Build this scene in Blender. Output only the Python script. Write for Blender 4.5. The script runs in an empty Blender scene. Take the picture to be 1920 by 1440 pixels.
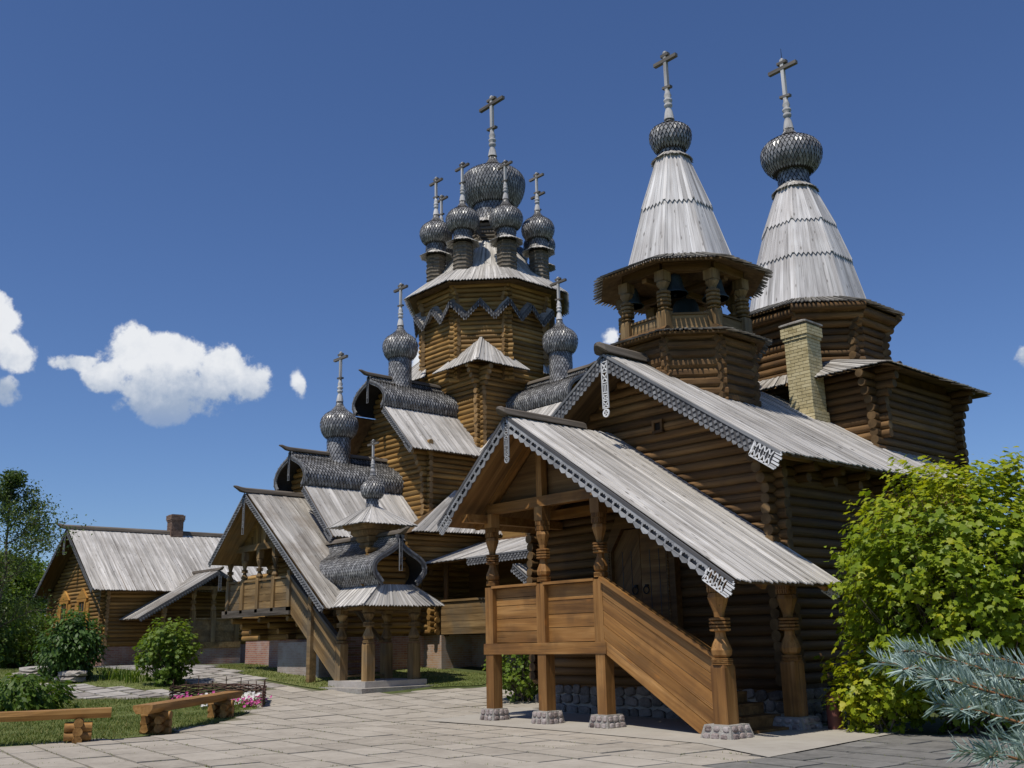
import bpy, bmesh, math, random
from mathutils import Vector as V, Matrix, noise as MN
R = random.Random(11)
scene = bpy.context.scene
col = scene.collection
PI = math.pi
# ------------------------------------------------------------------ camera
CAMF, PITCH, ROLL, YAW, EYE = 1871.06, math.radians(14.411), math.radians(-1.2028), math.radians(48.136), 1.7
g = V((-math.sin(YAW), math.cos(YAW), 0)); r_ = V((math.cos(YAW), math.sin(YAW), 0)); u_ = V((0, 0, 1))
fw = g*math.cos(PITCH)+u_*math.sin(PITCH); up = u_*math.cos(PITCH)-g*math.sin(PITCH)
rt = r_*math.cos(ROLL)+up*math.sin(ROLL); up2 = up*math.cos(ROLL)-r_*math.sin(ROLL)
cd = bpy.data.cameras.new('camera'); cam = bpy.data.objects.new('camera', cd); col.objects.link(cam)
cd.sensor_width = 36; cd.lens = 36*CAMF/1920; cd.clip_start = .05; cd.clip_end = 6000
cam.matrix_world = Matrix(((rt.x, up2.x, -fw.x, 0), (rt.y, up2.y, -fw.y, 0), (rt.z, up2.z, -fw.z, EYE), (0, 0, 0, 1)))
scene.camera = cam
cy = scene.cycles; cy.max_bounces = 6; cy.diffuse_bounces = 2; cy.glossy_bounces = 2; cy.transmission_bounces = 4; cy.transparent_max_bounces = 4
# ------------------------------------------------------------------ light
SUN_EL, SUN_AZ = math.radians(62.5), math.atan2(.20, -1)          # azimuth measured from +Y towards +X
sdir = V((math.sin(SUN_AZ)*math.cos(SUN_EL), math.cos(SUN_AZ)*math.cos(SUN_EL), math.sin(SUN_EL)))
sd = bpy.data.lights.new('sun', 'SUN'); sun = bpy.data.objects.new('sun', sd); col.objects.link(sun)
sd.energy = 4.0; sd.angle = math.radians(.55); sd.color = (1, .95, .86)
sun.rotation_euler = sdir.to_track_quat('Z', 'Y').to_euler(); sun.location = (0, 0, 60)
scene.view_settings.view_transform = 'Standard'; scene.view_settings.look = 'None'
scene.view_settings.exposure = 0.0; scene.view_settings.gamma = 1
world = bpy.data.worlds.new('World'); scene.world = world; world.use_nodes = True
wt = world.node_tree; wt.nodes.clear()


class NT:
    """tiny node helper"""
    def __init__(s, t): s.t = t
    def n(s, ty, **k):
        o = s.t.nodes.new(ty)
        for a, b in k.items(): setattr(o, a, b)
        return o
    def put(s, sock, v):
        if hasattr(v, 'is_output'): s.t.links.new(v, sock)
        elif v is not None: sock.default_value = v
    def m(s, op, a, b=None, c=None, clamp=False):
        o = s.n('ShaderNodeMath', operation=op, use_clamp=clamp)
        for i, v in enumerate((a, b, c)):
            if v is not None: s.put(o.inputs[i], v)
        return o.outputs[0]
    def vm(s, op, a, b=None, out=0):
        o = s.n('ShaderNodeVectorMath', operation=op)
        s.put(o.inputs[0], a)
        if b is not None: s.put(o.inputs[1], b)
        return o.outputs[out]
    def noise(s, vec, scale, detail=4, rough=.5, dist=0, out='Fac'):
        o = s.n('ShaderNodeTexNoise'); s.put(o.inputs['Vector'], vec)
        s.put(o.inputs['Scale'], scale); o.inputs['Detail'].default_value = detail
        o.inputs['Roughness'].default_value = rough; o.inputs['Distortion'].default_value = dist
        return o.outputs[out]
    def ramp(s, fac, stops, interp='LINEAR'):
        o = s.n('ShaderNodeValToRGB'); s.put(o.inputs[0], fac); cr = o.color_ramp; cr.interpolation = interp
        while len(cr.elements) < len(stops): cr.elements.new(.5)
        for e, (p, c) in zip(cr.elements, stops):
            e.position = p; e.color = (c[0], c[1], c[2], 1) if hasattr(c, '__len__') else (c, c, c, 1)
        return o.outputs[0]
    def mix(s, fac, a, b, mode='MIX'):
        o = s.n('ShaderNodeMix', data_type='RGBA', blend_type=mode)
        s.put(o.inputs[0], fac)
        for i, v in ((6, a), (7, b)):
            if hasattr(v, 'is_output'): s.t.links.new(v, o.inputs[i])
            else: o.inputs[i].default_value = (v[0], v[1], v[2], 1)
        return o.outputs[2]
    def smooth(s, x, a, b):
        o = s.n('ShaderNodeMapRange', interpolation_type='SMOOTHSTEP'); s.put(o.inputs[0], x)
        o.inputs[1].default_value = a; o.inputs[2].default_value = b
        return o.outputs[0]


def make_world():
    W = NT(wt)
    out = W.n('ShaderNodeOutputWorld'); bg = W.n('ShaderNodeBackground')
    sky = W.n('ShaderNodeTexSky', sky_type='NISHITA', sun_disc=False)
    sky.sun_elevation = SUN_EL; sky.sun_rotation = SUN_AZ
    sky.altitude = 0; sky.air_density = 1.0; sky.dust_density = .1; sky.ozone_density = 2.6
    bg.inputs[1].default_value = .09
    tc = W.n('ShaderNodeTexCoord'); d = tc.outputs['Generated']
    sx = W.n('ShaderNodeSeparateXYZ'); W.put(sx.inputs[0], d); X, Y, Z = sx.outputs
    az = W.m('MULTIPLY', W.m('ARCTAN2', W.m('MULTIPLY', X, -1), Y), 180/PI)     # degrees left of +Y
    el = W.m('MULTIPLY', W.m('ARCSINE', Z), 180/PI)
    # cumulus: (azimuth, elevation, half width, half height) in degrees
    blobs = [(69.9, 15.9, 1.7, 1.15), (67.4, 15.4, 2.4, 1.3), (64.5, 15.3, 1.7, 1.35), (63.3, 14.2, 1.4, 1.3), (66.6, 13.9, 3.9, 1.5), (67.0, 12.7, 3.0, 1.0),
             (72.4, 15.0, 1.4, .5), (70.9, 14.1, 1.3, .9), (76.4, 16.8, 1.3, 1.4), (75.6, 15.0, 1.5, 1.0), (75.9, 12.8, 1.15, .9), (60.7, 13.9, .6, 1.1, .75),
             (42.0, 16.9, .65, .6), (53.9, 15.5, .6, .9), (19.8, 13.5, .9, .85), (-30, 17, 6, 2.4), (150, 18, 8, 2.6)]
    nz = W.noise(d, 9.0, 2, .5, 0, 'Color')
    sn = W.n('ShaderNodeSeparateXYZ'); W.put(sn.inputs[0], nz)
    az2 = W.m('ADD', az, W.m('MULTIPLY', W.m('SUBTRACT', sn.outputs[0], .5), 2.2))
    el2 = W.m('ADD', el, W.m('MULTIPLY', W.m('SUBTRACT', sn.outputs[1], .5), 1.6))
    uv = W.n('ShaderNodeCombineXYZ'); W.put(uv.inputs[0], az2); W.put(uv.inputs[1], el2)
    f = None
    for a, e, ra, re, *w in blobs:
        q = W.vm('MULTIPLY', W.vm('SUBTRACT', uv.outputs[0], (a, e, 0)), (1/ra, 1/re, 0))
        q = W.vm('DOT_PRODUCT', q, q, 1)
        if w: q = W.m('ADD', q, w[0])
        f = q if f is None else W.m('SMOOTH_MIN', f, q, .4)
    f0 = W.m('SUBTRACT', 1, f)
    fb = W.noise(d, 17, 9, .58); fc = W.noise(d, 60, 4, .6)
    den = W.m('ADD', W.m('MULTIPLY', f0, 1.1), W.m('MULTIPLY', W.m('SUBTRACT', fb, .5), 6.0))
    den = W.m('ADD', den, W.m('MULTIPLY', W.m('SUBTRACT', fc, .5), 1.5))
    alpha = W.m('MULTIPLY', W.smooth(den, .0, .75), W.smooth(f0, -1.5, .1))
    alpha = W.m('MULTIPLY', alpha, W.m('ADD', .55, W.m('MULTIPLY', W.smooth(el, 11.6, 13.2), .45)))
    shade = W.m('ADD', W.smooth(W.m('ADD', el, W.m('MULTIPLY', W.m('SUBTRACT', fb, .5), 9)), 12.7, 16.2), W.m('MULTIPLY', W.m('SUBTRACT', fc, .5), .5), clamp=True)
    ccol = W.mix(shade, (3.9, 4.8, 6.3), (9.4, 9.6, 9.9))
    skyc = W.mix(1, sky.outputs[0], (.66, .80, 1.08), 'MULTIPLY')
    c = W.mix(W.m('MULTIPLY', alpha, .96), skyc, ccol)
    W.put(bg.inputs[0], c); wt.links.new(bg.outputs[0], out.inputs[0])


make_world(); world.cycles.sampling_method = 'NONE'


# ------------------------------------------------------------------ materials
def mat(name):
    m = bpy.data.materials.new(name); m.use_nodes = True; t = m.node_tree
    b = t.nodes['Principled BSDF']; N = NT(t)
    return m, N, b


def gco(N):
    a = N.n('ShaderNodeAttribute', attribute_name='gco').outputs['Vector']
    rn = N.n('ShaderNodeAttribute', attribute_name='rnd').outputs['Fac']
    oi = N.n('ShaderNodeObjectInfo').outputs['Random']
    rr = N.m('FRACT', N.m('ADD', rn, N.m('MULTIPLY', oi, 7.31)))
    off = N.n('ShaderNodeCombineXYZ')
    N.put(off.inputs[0], N.m('MULTIPLY', rr, 37.0)); N.put(off.inputs[1], N.m('MULTIPLY', rr, 91.0)); N.put(off.inputs[2], N.m('MULTIPLY', rr, 53.0))
    return N.vm('ADD', a, off.outputs[0]), rr


def sc(N, v, k): return N.vm('MULTIPLY', v, k)


def wood(name, dark, mid, light, rough=.75, streak=1.0, var=.3, crack=.5, bump=.4, stain=None, spec=.25, fine=26, knots=0.0):
    m, N, b = mat(name); v, rr = gco(N)
    n1 = N.noise(sc(N, v, (.9, fine*.5, fine*.5)), 1, 2, .6)
    n2 = N.noise(sc(N, v, (.35, 3.2, 3.2)), 1, 1, .55)
    f = N.m('ADD', N.m('MULTIPLY', n1, .62*streak), N.m('MULTIPLY', n2, 1-.62*streak))
    c = N.ramp(f, [(.32, dark), (.5, mid), (.68, light)])
    if knots:
        kn = N.n('ShaderNodeTexVoronoi', feature='F1'); N.put(kn.inputs['Vector'], sc(N, v, (1.5, 3.4, 3.4))); kn.inputs['Scale'].default_value = 1
        c = N.mix(N.m('MULTIPLY', N.smooth(kn.outputs['Distance'], .16, .05), knots), c, (mid[0]*1.35, mid[1]*1.2, mid[2]))
    cr = N.noise(sc(N, v, (.5, fine*2.3, fine*2.3)), 1, 1, .6)
    ck = N.smooth(cr, .64, .74)
    c = N.mix(N.m('MULTIPLY', ck, crack), c, (dark[0]*.3, dark[1]*.3, dark[2]*.3))
    if name.endswith('roof_board'):
        kn = N.n('ShaderNodeTexVoronoi', feature='F1'); N.put(kn.inputs['Vector'], sc(N, v, (2.2, 6, 6))); kn.inputs['Scale'].default_value = 1
        c = N.mix(N.m('MULTIPLY', N.smooth(kn.outputs['Distance'], .2, .06), .75), c, (.1, .085, .07))
    if stain:
        pos = N.n('ShaderNodeNewGeometry').outputs['Position']
        sn = N.smooth(N.noise(pos, stain[1], 3, .6), .45, .7)
        c = N.mix(N.m('MULTIPLY', sn, stain[2]), c, stain[0])
    k = N.m('ADD', 1-var*.5, N.m('MULTIPLY', rr, var))
    kk = N.n('ShaderNodeCombineXYZ')
    for i in range(3): N.put(kk.inputs[i], k)
    c = N.mix(1, c, kk.outputs[0], 'MULTIPLY')
    N.put(b.inputs['Base Color'], c)
    b.inputs['Roughness'].default_value = rough; b.inputs['Specular IOR Level'].default_value = spec
    if bump:
        bp = N.n('ShaderNodeBump'); bp.inputs['Strength'].default_value = bump; bp.inputs['Distance'].default_value = .012
        N.put(bp.inputs['Height'], N.m('SUBTRACT', n1, N.m('MULTIPLY', ck, .6))); N.put(b.inputs['Normal'], bp.outputs[0])
    return m


M = {}
M['log'] = wood('log_brown', (.078, .039, .0135), (.142, .075, .026), (.225, .128, .051), .68, .75, .7, .75, .7, ((.07, .045, .026), .8, .55))
M['greylog'] = wood('greyed_log', (.07, .06, .045), (.15, .125, .095), (.24, .205, .16), .75, .75, .5, .6, .6)
M['gold'] = wood('log_golden', (.15, .078, .022), (.27, .15, .043), (.40, .245, .085), .65, .75, .65, .65, .7, ((.11, .062, .026), .55, .45))
M['cut'] = wood('log_end', (.17, .1, .04), (.27, .165, .07), (.36, .23, .11), .8, .3, .5, .5, .3)
M['cutd'] = wood('dark_log_end', (.07, .042, .018), (.125, .075, .032), (.19, .12, .055), .8, .3, .5, .5, .3)
M['porch'] = wood('porch_timber', (.145, .064, .018), (.275, .132, .037), (.42, .225, .078), .6, .7, .5, .75, .6, ((.11, .055, .02), 1.3, .5), .3, 26, .8)
M['porchd'] = wood('porch_dark_timber', (.1, .052, .02), (.19, .1, .037), (.28, .16, .062), .65, .7, .4, .5, .4)
M['canopyw'] = wood('old_timber', (.12, .072, .028), (.24, .148, .062), (.36, .24, .11), .7, .75, .4, .55, .5, ((.13, .11, .08), .9, .6))
M['roof'] = wood('weathered_roof_board', (.28, .258, .228), (.485, .455, .415), (.67, .64, .60), .75, .8, .5, .85, .7, ((.27, .245, .215), .7, .5), .3, 30)
M['roofd'] = wood('grey_roof_board', (.2, .182, .158), (.36, .335, .3), (.5, .475, .44), .8, .8, .5, .9, .7, ((.19, .155, .12), .9, .6), .25, 30)
M['cone'] = wood('tent_roof_board', (.33, .31, .295), (.56, .535, .515), (.74, .72, .70), .65, .85, .4, .9, .5, ((.3, .265, .24), .5, .4), .35, 26)
M['eave'] = wood('dark_eave_board', (.06, .055, .045), (.125, .115, .098), (.22, .205, .18), .8, .8, .5, .8, .6)
M['ridge'] = wood('ridge_log_wood', (.05, .04, .03), (.115, .095, .075), (.2, .17, .14), .8, .7, .3, .8, .6)
M['deck'] = wood('roof_underside', (.07, .042, .02), (.13, .078, .034), (.2, .125, .06), .8, .7, .3, .5, .3)
M['fretl'] = wood('pale_fretwork_board', (.2, .2, .205), (.33, .33, .335), (.44, .44, .44), .7, .5, .3, .6, .3)
M['fret'] = wood('fretwork_board', (.11, .11, .115), (.2, .2, .205), (.3, .3, .3), .7, .5, .3, .6, .3)
M['fretd'] = wood('fretwork_backing', (.045, .043, .045), (.085, .082, .085), (.13, .125, .125), .8, .6, .3, .5, .3)
M['fretp'] = wood('bleached_fretwork', (.5, .49, .48), (.72, .71, .70), (.82, .81, .80), .7, .5, .2, .3, .2)
M['cross'] = wood('cross_wood', (.3, .29, .285), (.5, .485, .47), (.64, .625, .61), .65, .8, .2, .7, .3)
M['crossd'] = wood('cross_bar_wood', (.07, .062, .055), (.14, .125, .11), (.22, .2, .18), .75, .8, .2, .7, .3)
M['bench'] = wood('bench_log', (.17, .08, .022), (.30, .155, .045), (.43, .245, .085), .6, .7, .4, .55, .5, ((.16, .08, .03), 1.6, .4))


def shingle():
    m, N, b = mat('aspen_shingle'); v, rr = gco(N)
    c = N.ramp(rr, [(0, (.115, .112, .11)), (.5, (.215, .21, .205)), (1, (.35, .342, .332))])
    n = N.noise(N.n('ShaderNodeNewGeometry').outputs['Position'], 1.2, 4, .6)
    c = N.mix(N.m('MULTIPLY', N.smooth(n, .5, .72), .45), c, (.13, .115, .1))
    N.put(b.inputs['Base Color'], c); b.inputs['Roughness'].default_value = .34; b.inputs['Specular IOR Level'].default_value = .65
    return m


M['shingle'] = shingle()


def plain(name, c1, c2, scale, rough=.8, bump=.3, dist=.01, spec=.3, metal=0, det=3, third=None, var=.3):
    m, N, b = mat(name); p = N.n('ShaderNodeNewGeometry').outputs['Position']
    oi = N.n('ShaderNodeObjectInfo').outputs['Random']; rn = N.n('ShaderNodeAttribute', attribute_name='rnd').outputs['Fac']
    n = N.noise(p, scale, det, .6); n2 = N.noise(p, scale*6, 2, .6)
    f = N.m('ADD', N.m('MULTIPLY', n, .65), N.m('MULTIPLY', n2, .35))
    f = N.m('ADD', f, N.m('MULTIPLY', N.m('SUBTRACT', N.m('FRACT', N.m('ADD', rn, oi)), .5), var))
    st = [(.3, c1), (.7, c2)]
    if third: st = [(.28, c1), (.5, c2), (.74, third)]
    c = N.ramp(f, st); N.put(b.inputs['Base Color'], c)
    b.inputs['Roughness'].default_value = rough; b.inputs['Specular IOR Level'].default_value = spec; b.inputs['Metallic'].default_value = metal
    if bump:
        bp = N.n('ShaderNodeBump'); bp.inputs['Strength'].default_value = bump; bp.inputs['Distance'].default_value = dist
        N.put(bp.inputs['Height'], n2); N.put(b.inputs['Normal'], bp.outputs[0])
    return m


M['mortar'] = plain('pale_mortar', (.27, .25, .22), (.45, .42, .38), 9, .9, .8, .02)
M['granite'] = plain('reddish_granite', (.085, .06, .055), (.3, .245, .225), 7, .8, .6, .015, third=(.42, .38, .36))
M['rubble'] = plain('grey_rubble_stone', (.07, .062, .056), (.17, .15, .135), 5, .85, .6, .02, third=(.27, .24, .22))
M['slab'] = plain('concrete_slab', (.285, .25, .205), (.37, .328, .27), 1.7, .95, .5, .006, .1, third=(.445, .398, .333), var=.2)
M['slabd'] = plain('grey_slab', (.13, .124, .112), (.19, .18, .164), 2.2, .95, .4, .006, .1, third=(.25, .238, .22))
M['joint'] = plain('joint_soil', (.055, .052, .03), (.13, .12, .07), 6, .95, .5, .01, third=(.19, .175, .13))
M['concrete'] = plain('concrete_apron', (.27, .243, .205), (.355, .322, .273), .9, .95, .5, .006, .1, third=(.41, .378, .325))
M['flag'] = plain('flagstone', (.22, .19, .165), (.36, .33, .29), 2.4, .9, .5, .01, third=(.44, .40, .36))
M['earth'] = plain('soil_and_grass', (.045, .06, .016), (.09, .11, .03), .7, .95, .6, .03, third=(.13, .135, .05))
M['turf'] = plain('turf', (.065, .085, .02), (.115, .14, .036), 1.4, .95, .6, .03, third=(.17, .18, .06))
M['bronze'] = plain('bell_bronze', (.03, .045, .05), (.06, .085, .09), 5, .5, .2, .004, .5, .35)
M['iron'] = plain('black_iron', (.012, .012, .013), (.03, .03, .032), 12, .55, .2, .003, .5, .6)
M['wicker'] = plain('wicker_twig', (.05, .025, .018), (.13, .07, .05), 9, .8, .3, .004)
M['red'] = plain('faded_red_paint', (.09, .03, .025), (.15, .055, .042), 6, .6, .1, .003)
M['under'] = plain('dark_under_shingle', (.03, .027, .024), (.05, .044, .04), 4, .9, 0)
M['dark'] = plain('dark_interior', (.012, .009, .006), (.02, .015, .01), 3, .9, 0)
M['glass'] = plain('window_glass', (.02, .025, .03), (.04, .05, .06), 1, .12, 0, .01, .6)
M['ochre'] = wood('ochre_painted_wood', (.26, .12, .025), (.4, .2, .045), (.5, .27, .07), .6, .6, .2, .3, .2)
M['rockp'] = plain('sandstone_block', (.19, .165, .14), (.33, .29, .25), 4, .9, .7, .03, third=(.42, .385, .34))


def brickmat(name, c1, c2, mort, white):
    m, N, b = mat(name); a = N.n('ShaderNodeAttribute', attribute_name='gco').outputs['Vector']
    bt = N.n('ShaderNodeTexBrick'); N.put(bt.inputs['Vector'], a)
    for k, v in (('Color1', c1), ('Color2', c2), ('Mortar', mort)): bt.inputs[k].default_value = (*v, 1)
    bt.inputs['Scale'].default_value = 1; bt.inputs['Brick Width'].default_value = .26; bt.inputs['Row Height'].default_value = .08; bt.inputs['Mortar Size'].default_value = .008
    p = N.n('ShaderNodeNewGeometry').outputs['Position']
    w = N.smooth(N.noise(p, 1.6, 6, .65), .4, .7)
    c = N.mix(N.m('MULTIPLY', w, white), bt.outputs[0], (.43, .38, .35))
    N.put(b.inputs['Base Color'], c); b.inputs['Roughness'].default_value = .9
    bp = N.n('ShaderNodeBump'); bp.inputs['Strength'].default_value = .7; bp.inputs['Distance'].default_value = .012
    N.put(bp.inputs['Height'], N.m('SUBTRACT', N.noise(p, 30, 3), bt.outputs['Fac'])); N.put(b.inputs['Normal'], bp.outputs[0])
    return m


M['brickwall'] = brickmat('whitewashed_red_brick', (.3, .12, .085), (.38, .19, .12), (.36, .31, .27), .45)
M['brickwhite'] = brickmat('white_painted_brick', (.3, .22, .18), (.36, .29, .25), (.36, .32, .29), .95)
M['brickor'] = brickmat('orange_brick', (.36, .19, .1), (.42, .27, .17), (.38, .34, .29), .7)
M['ybrick'] = plain('yellow_brick', (.36, .295, .15), (.54, .455, .26), 3.2, .9, .5, .006, third=(.62, .54, .33))
M['soot'] = plain('dark_brick', (.15, .095, .07), (.27, .18, .13), 4, .9, .5, .006)


def leafmat(name, stops, trans=.45, rough=.5, spec=.4):
    m, N, b = mat(name)
    rn = N.n('ShaderNodeAttribute', attribute_name='rnd').outputs['Fac']; oi = N.n('ShaderNodeObjectInfo').outputs['Random']
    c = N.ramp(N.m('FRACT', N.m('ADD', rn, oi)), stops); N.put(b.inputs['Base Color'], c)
    b.inputs['Roughness'].default_value = rough; b.inputs['Specular IOR Level'].default_value = spec
    tr = N.n('ShaderNodeBsdfTranslucent'); N.put(tr.inputs[0], N.mix(1, c, (1.25, 1.2, .55), 'MULTIPLY'))
    mx = N.n('ShaderNodeMixShader'); mx.inputs[0].default_value = trans
    N.t.links.new(b.outputs[0], mx.inputs[1]); N.t.links.new(tr.outputs[0], mx.inputs[2])
    N.t.links.new(mx.outputs[0], N.t.nodes['Material Output'].inputs[0])
    return m


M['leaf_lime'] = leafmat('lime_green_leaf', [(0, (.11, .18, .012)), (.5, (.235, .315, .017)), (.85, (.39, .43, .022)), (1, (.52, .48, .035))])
M['leaf_mid'] = leafmat('mid_green_leaf', [(0, (.06, .115, .013)), (.6, (.125, .2, .022)), (1, (.22, .29, .035))])
M['leaf_dark'] = leafmat('dark_green_leaf', [(0, (.035, .08, .013)), (.6, (.085, .16, .024)), (1, (.16, .24, .04))], .35)
M['leaf_birch'] = leafmat('birch_leaf', [(0, (.06, .1, .028)), (.6, (.12, .18, .042)), (1, (.18, .23, .06))], .4)
M['grass'] = leafmat('grass_blade', [(0, (.09, .125, .022)), (.5, (.165, .205, .042)), (.85, (.25, .265, .07)), (1, (.38, .34, .14))], .35, .6)
M['needle'] = leafmat('blue_spruce_needle', [(0, (.15, .22, .195)), (.5, (.29, .39, .35)), (1, (.43, .53, .48))], .15, .45)
M['berry'] = leafmat('brownish_seed_head', [(0, (.16, .09, .03)), (1, (.28, .17, .06))], .2)
M['petal_p'] = leafmat('magenta_petal', [(0, (.5, .03, .22)), (1, (.7, .12, .42))], .3)
M['petal_w'] = leafmat('white_petal', [(0, (.7, .66, .68)), (1, (.85, .83, .82))], .3)
M['bark'] = plain('grey_brown_bark', (.07, .055, .042), (.17, .14, .11), 8, .9, .7, .02)
M['twig'] = plain('orange_brown_twig', (.18, .075, .03), (.3, .14, .06), 20, .8, .4, .004)


# ------------------------------------------------------------------ mesh helpers
ORG = {}


def tag(o, label=None, cat=None, group=None, kind=None):
    if label: o['label'] = label
    if cat: o['category'] = cat
    if group: o['group'] = group
    if kind: o['kind'] = kind
    return o


def thing(name, loc, label, cat, group=None):
    o = bpy.data.objects.new(name, None); o.location = loc; o.empty_display_size = .3; col.objects.link(o)
    ORG[o.name] = V(loc); return tag(o, label, cat, group)


def org(o): return ORG[o.name] if o else V((0, 0, 0))


class MB:
    def __init__(s): s.v = []; s.f = []; s.g = []; s.r = []; s.m = []; s.s = []
    def add(s, vs, fs, gs=None, rnd=None, mi=0, sm=False):
        b = len(s.v); s.v += [tuple(x) for x in vs]
        s.g += [tuple(x) for x in (gs if gs else vs)]
        rn = R.random() if rnd is None else rnd
        for f in fs: s.f.append([i+b for i in f]); s.r.append(rn); s.m.append(mi); s.s.append(sm)
    def hexa(s, c, gs=None, rnd=None, mi=0):
        s.add(c, [(0, 3, 2, 1), (4, 5, 6, 7), (0, 1, 5, 4), (1, 2, 6, 5), (2, 3, 7, 6), (3, 0, 4, 7)], gs, rnd, mi)
    def box(s, a, b, rnd=None, mi=0, along=0):
        c = [(a[0], a[1], a[2]), (b[0], a[1], a[2]), (b[0], b[1], a[2]), (a[0], b[1], a[2]), (a[0], a[1], b[2]), (b[0], a[1], b[2]), (b[0], b[1], b[2]), (a[0], b[1], b[2])]
        o = [(along+i) % 3 for i in range(3)]
        s.hexa(c, [tuple(p[k] for k in o) for p in c], rnd, mi)
    def beam(s, p, q, w, h, upv=(0, 0, 1), rnd=None, mi=0, w2=None, h2=None):
        p = V(p); q = V(q); d = (q-p); L = d.length; d.normalize(); sd_ = d.cross(V(upv))
        if sd_.length < 1e-4: sd_ = d.cross(V((1, 0, 0)))
        sd_.normalize(); u2 = sd_.cross(d); w2 = w2 or w; h2 = h2 or h
        c = []; gs = []
        for e, P, ww, hh in ((0, p, w, h), (L, q, w2, h2)):
            for a, b in ((-1, -1), (1, -1), (1, 1), (-1, 1)):
                c.append(P+sd_*a*ww/2+u2*b*hh/2); gs.append((e, a*ww/2, b*hh/2))
        s.hexa(c, gs, rnd, mi)
    def tube(s, p, q, r0, r1=None, n=8, rnd=None, mi=0, cap=True):
        p = V(p); q = V(q); r1 = r0 if r1 is None else r1; d = q-p; L = d.length; d.normalize()
        a = d.cross(V((0, 0, 1)) if abs(d.z) < .9 else V((1, 0, 0))).normalized(); b = d.cross(a)
        c = []; gs = []
        for e, P, rr in ((0, p, r0), (L, q, r1)):
            for i in range(n):
                t = 2*PI*i/n; c.append(P+a*math.cos(t)*rr+b*math.sin(t)*rr); gs.append((e, math.cos(t)*rr, math.sin(t)*rr))
        rn = R.random() if rnd is None else rnd
        s.add(c, [(i, n+i, n+(i+1) % n, (i+1) % n) for i in range(n)], gs, rn, mi, True)
        if cap:
            s.add(c[:n], [tuple(range(n))], gs[:n], rn, mi); s.add(c[n:], [tuple(reversed(range(n)))], gs[n:], rn, mi)
    def lathe(s, c, prof, n=12, a0=0, rnd=None, mi=0, sm=True, cap=True):
        vs = []; gs = []; rn = R.random() if rnd is None else rnd
        for r, z in prof:
            for i in range(n):
                t = a0+2*PI*i/n; vs.append((c[0]+r*math.cos(t), c[1]+r*math.sin(t), c[2]+z)); gs.append((z, r*math.cos(t), r*math.sin(t)))
        k = len(prof)
        fs = [(j*n+i, j*n+(i+1) % n, (j+1)*n+(i+1) % n, (j+1)*n+i) for j in range(k-1) for i in range(n)]
        s.add(vs, fs, gs, rn, mi, sm)
        if cap:
            s.add(vs[:n], [tuple(reversed(range(n)))], gs[:n], rn, mi); s.add(vs[-n:], [tuple(range(n))], gs[-n:], rn, mi)
    def prism(s, pts, th, rnd=None, mi=0, gd=None):
        """closed outline of 3d points, thickened by vector th"""
        th = V(th); n = len(pts); a = [V(p) for p in pts]; b = [p+th for p in a]
        u = (V(gd) if gd else a[1]-a[0]).normalized(); w = th.cross(u).normalized()
        gs = [((p-a[0]).dot(u), (p-a[0]).dot(w), 0) for p in a]; gs = gs+[(x, y, .02) for x, y, _ in gs]
        s.add(a+b, [tuple(range(n)), tuple(reversed(range(n, 2*n)))]+[((i+1) % n, i, n+i, n+(i+1) % n) for i in range(n)], gs, rnd, mi)
    def plank(s, t0, t1, b0, b1, th, tip=0, rnd=None, mi=0):
        """tapered board: upper edge t0-t1, lower edge b0-b1, pointed lower end"""
        t0, t1, b0, b1 = V(t0), V(t1), V(b0), V(b1)
        nrm = (t1-t0).cross(b0-t0).normalized()
        if nrm.z < 0: nrm = -nrm
        d = ((b0+b1)/2-(t0+t1)/2); L = d.length; d.normalize(); mid = (b0+b1)/2+d*tip
        a = [t0, t1, b1, mid, b0] if tip else [t0, t1, b1, b0]
        n = len(a); w = (b1-b0).length
        gs = [(0, 0, 0), (0, w, 0), (L, w, 0)]+([(L+tip, w/2, 0)] if tip else [])+[(L, 0, 0)]
        s.add([p+nrm*th for p in a]+a, [tuple(range(n)), tuple(reversed(range(n, 2*n)))]+[((i+1) % n, i, n+i, n+(i+1) % n) for i in range(n)], gs+[(x, y, th) for x, y, _ in gs], rnd, mi)
    def build(s, name, mats, parent=None, kind=None, top=None):
        if not isinstance(mats, (list, tuple)): mats = [mats]
        me = bpy.data.meshes.new(name); O = org(parent) if parent else (V(top) if top else V((0, 0, 0)))
        me.from_pydata([(x-O.x, y-O.y, z-O.z) for x, y, z in s.v], [], s.f)
        at = me.attributes.new('gco', 'FLOAT_VECTOR', 'POINT'); at.data.foreach_set('vector', [c for p in s.g for c in p])
        at = me.attributes.new('rnd', 'FLOAT', 'FACE'); at.data.foreach_set('value', s.r)
        for m in mats: me.materials.append(M[m] if isinstance(m, str) else m)
        me.polygons.foreach_set('material_index', s.m); me.polygons.foreach_set('use_smooth', s.s); me.update()
        bm = bmesh.new(); bm.from_mesh(me); bmesh.ops.recalc_face_normals(bm, faces=bm.faces); bm.to_mesh(me); bm.free()
        o = bpy.data.objects.new(name, me); col.objects.link(o)
        if parent: o.parent = parent; ORG[o.name] = O
        else: o.location = O; ORG[o.name] = O
        if kind: o['kind'] = kind
        return o


def inst(name, me, parent, mtx):
    o = bpy.data.objects.new(name, me); col.objects.link(o); o.parent = parent
    o.matrix_local = Matrix.Translation(-org(parent)) @ mtx
    return o


def frame(o, x, y, z, sx=1, sy=1, sz=1):
    x, y, z = V(x)*sx, V(y)*sy, V(z)*sz
    return Matrix(((x.x, y.x, z.x, o[0]), (x.y, y.y, z.y, o[1]), (x.z, y.z, z.z, o[2]), (0, 0, 0, 1)))


def meshof(mb, name, mats):
    o = mb.build(name, mats); me = o.data; bpy.data.objects.remove(o); return me


UNIT = {}


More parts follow.
